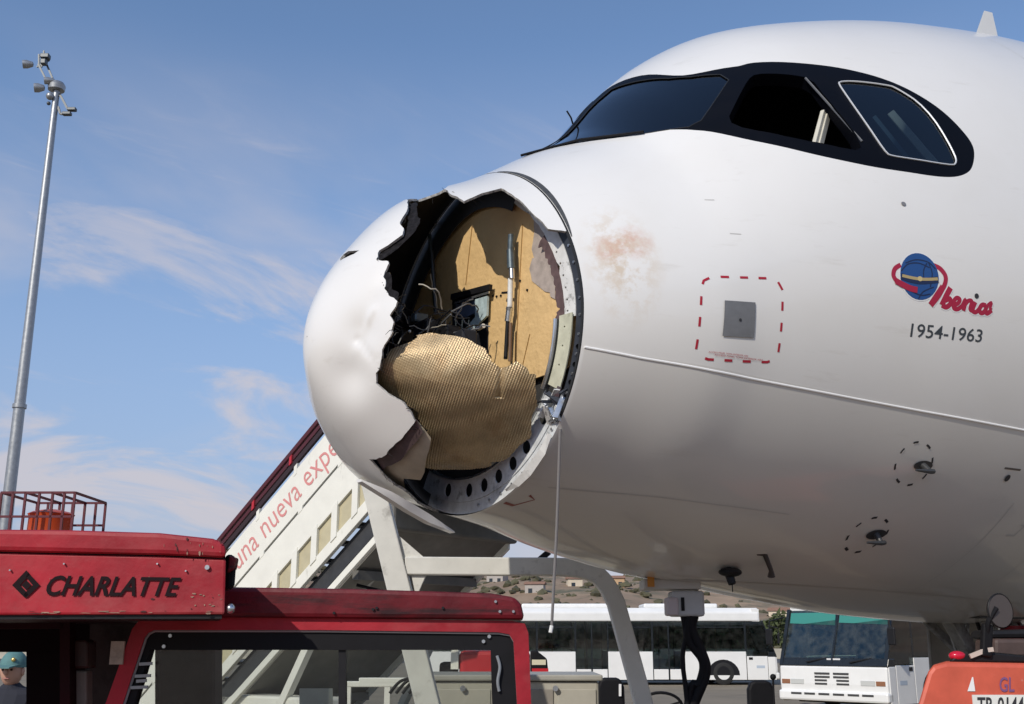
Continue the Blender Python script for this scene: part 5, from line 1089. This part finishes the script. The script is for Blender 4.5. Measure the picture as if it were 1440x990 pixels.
def open_tractor():
    f = 13.0; c = L(930, 1000, f); base = (c.x, f, 0); g = empty('open_tractor', W3(base), ROT_CAM, 'low open tractor with black seats and steering wheel under the belly', 'tractor')
    for x0, x1, yt in ((841, 879, 953), (1055, 1090, 957)):
        a = L(x0, 1040, f); e = L(x1, yt, f); w = e.x-a.x
        b = B(base); b.prism([(a.x, f, .62), (a.x+w, f, .62), (a.x+w*.97, f, e.z-.10), (a.x+w*.86, f, e.z-.02), (a.x+w*.7, f, e.z), (a.x+w*.28, f, e.z), (a.x+w*.12, f, e.z-.02), (a.x+w*.02, f, e.z-.10)], (0, .12, 0)); b.build('seat_back', M_BLACK, g, bev=.03)
        b = B(base); b.box((a.x-.02, f-.42, .60), (a.x+w+.02, f+.02, .72)); b.build('seat', M_BLACK, g, bev=.03)
    p = L(872, 962, f-.02); q = L(872, 979, f-.02); b = B(base); b.bar(p, q, .028, .01); b.build('white_tag', M_WH, g)
    p = L(1087, 952, f); b = B(base); b.ball(p, .035, n=10, m=8); b.tube([p, L(1089, 1000, f)], .012, 6); b.build('lever', M_BLACK, g, smooth=True)
    cc = L(928, 996, f-.3); b = B(base); b.tube([cc+Vector((.25*cos(t), -.10*sin(t), .17*sin(t))) for t in np.linspace(0, 2*pi, 29)[:-1]], .017, 8, True); b.build('steering_wheel', M_BLACK, g, smooth=True)
    for t in (.4, 2.6, 4.7): b = B(base); b.bar(cc, cc+Vector((.24*cos(t), -.10*sin(t), .17*sin(t))), .025); b.build('wheel_spoke', M_BLACK, g)
    b = B(base); b.cyl(cc+Vector((0, .02, -.02)), cc+Vector((0, -.5, -.5)), .03); b.build('steering_column', M_BLACK, g)
    b = B(base); b.box((L(835, 1060, f).x, f-.9, .25), (L(1100, 1060, f).x, f+.5, .58)); b.build('body', mat('tractor_beige', (.42, .39, .32), .5, 0, .1, 4), g, bev=.04)
    for x in (-.95, .95):
        for y in (-.7, .3): b = B(base); b.lathe((c.x+x, f+y-.1, .3), (0, 1, 0), [(0, .12), (0, .26), (.03, .3), (.17, .3), (.2, .26), (.2, .12)], 20); b.build('wheel', M_TYRE, g, smooth=True)
open_tractor()

# ------------------------------------------------------------------ orange tow tractor at the right edge
def orange_tug():
    f = 5.2; c = L(1400, 990, f); base = (c.x+.35, f, 0); g = empty('orange_tow_tractor', W3(base), ROT_CAM, 'orange tow tractor with round mirror beside the nose gear', 'tractor')
    om = mat('faded_orange_paint', (.58, .105, .06), .45, 0, .16, 6, dirt=((.62, .42, .34), 10, .62, .75, (1, 1, 1)))
    px = [(1268, 1130), (1290, 995), (1305, 945), (1312, 936), (1330, 931), (1450, 933), (1640, 936), (1660, 1130)]
    b = B(base); b.prism([L(x, y, f) for x, y in px], (.12, .30, 0)); b.build('bonnet', om, g, bev=.02)
    p = L(1290, 1000, f); q = L(1660, 1000, f); b = B(base); b.prism([(p.x-.02, f-.05, .3), (q.x+.02, f-.05, .3), (q.x+.02, f-.05, L(1400, 1132, f).z-.003), (p.x-.02, f-.05, L(1400, 1132, f).z-.003)], (.95, 2.3, 0)); b.build('body', mat('tow_dark_grey', (.06, .06, .06), .6), g, bev=.03)
    def P(x, y, d=-.004): return L(x, y, f)+Vector((0, d, 0))-Vector(base)
    # plate with its characters cut by the frame, white triangle, letters
    b = B(base); a = L(1369, 1006, f); e = L(1462, 977, f); b.box((a.x, f-.008, a.z), (e.x, f-.002, e.z)); b.build('number_plate', mat('plate_white', (.74, .74, .70), .5, 0, .05, 10), g)
    V, Fs = fit_text('TR-01443', 0, 1, 0, 1, offset=.02); A0, A1, A2, A3 = P(1373, 1003, -.010), P(1447, 1003, -.010), P(1373, 980, -.010), P(1447, 980, -.010)
    mesh('plate_lettering', [(A0*(1-v.x)+A1*v.x)*(1-v.y)+(A2*(1-v.x)+A3*v.x)*v.y for v in V], Fs, M_INK, g)
    mesh('white_triangle', [P(1360, 972), P(1371, 972), P(1368, 952), P(1366.5, 952)], [(0, 1, 2, 3)], M_WH, g)
    V, Fs = fit_text('GL', 0, 1, 0, 1, offset=.015); A0, A1, A2, A3 = P(1405, 973), P(1426, 973), P(1405, 952), P(1426, 952)
    mesh('lettering', [(A0*(1-v.x)+A1*v.x)*(1-v.y)+(A2*(1-v.x)+A3*v.x)*v.y for v in V], Fs, mat('faded_violet', (.20, .08, .20), .6), g)
    # deck on the bonnet, red lamp, bar
    b = B(base); b.prism([L(1334, 931, f+.10), L(1346, 921, f+.10), L(1400, 918, f+.10), L(1440, 922, f+.10), L(1640, 924, f+.10), L(1640, 933, f+.10)], (.2, .5, 0)); b.build('cowl', M_BLACKP, g, bev=.008)
    b = B(base); q = L(1346, 922, f+.12); b.ball(q, .040, .03, .022, 14, 8); b.build('red_lamp', mat('lamp_red', (.55, .01, .04), .2, 0, 0, 1, coat=.4), g, smooth=True)
    b = B(base); b.bar(L(1364, 923, f+.09), L(1384, 915, f+.09), .014, .02); b.bar(L(1388, 914, f+.09), L(1396, 913, f+.09), .02, .02); b.build('cowl_bar', mat('bar_pale', (.55, .48, .42), .4), g)
    # round mirror on its arm
    cm = L(1405.5, 859, f+.1); b = B(base); nrm = Vector((.45, -1, 0)).normalized(); b.lathe(cm, tuple(nrm), [(-.018, .04), (-.012, .07), (0, .080), (.006, .082), (.010, .078)], 30); b.build('mirror_shell', M_BLACKP, g, smooth=True)
    b = B(base); b.lathe(cm, tuple(nrm), [(.008, .076), (.008, .0005)], 30); b.build('mirror_back', mat('mirror_brown_grey', (.085, .072, .068), .5), g)
    b = B(base); b.tube(smooth3([L(1401, 855, f+.08), L(1394, 866, f+.075), L(1389, 878, f+.08), L(1388, 900, f+.1), L(1386, 922, f+.1)]), .013, 8); b.build('mirror_arm', M_BLACK, g, smooth=True)
    b = B(base); b.bar(L(1388, 878, f+.1), L(1386, 924, f+.1), .05, .04); b.build('mirror_post', M_BLACK, g, bev=.01)
    # dark seat and screen frame to the right
    b = B(base); b.prism([L(1398, 926, f+.5), L(1640, 926, f+.5), L(1640, 898, f+.5), L(1398, 898, f+.5)], (0, .25, 0)); b.build('seat_box', mat('seat_brown', (.07, .045, .04), .6, 0, .3, 9), g, bev=.02)
    b = B(base); b.prism([L(1390, 898, f+.55), L(1640, 895, f+.55), L(1640, 880, f+.55), L(1392, 886, f+.55)], (0, .25, 0)); b.build('seat_top', M_BLACKP, g, bev=.02)
    for x in (-.55, .75):
        for y in (-.07, 1.7): b = B(base); b.lathe((c.x+.35+x, f+y, .38), (0, 1, 0), [(0, .2), (0, .33), (.03, .38), (.19, .38), (.22, .33), (.22, .2)], 22); b.build('wheel', M_TYRE, g, smooth=True)
orange_tug()
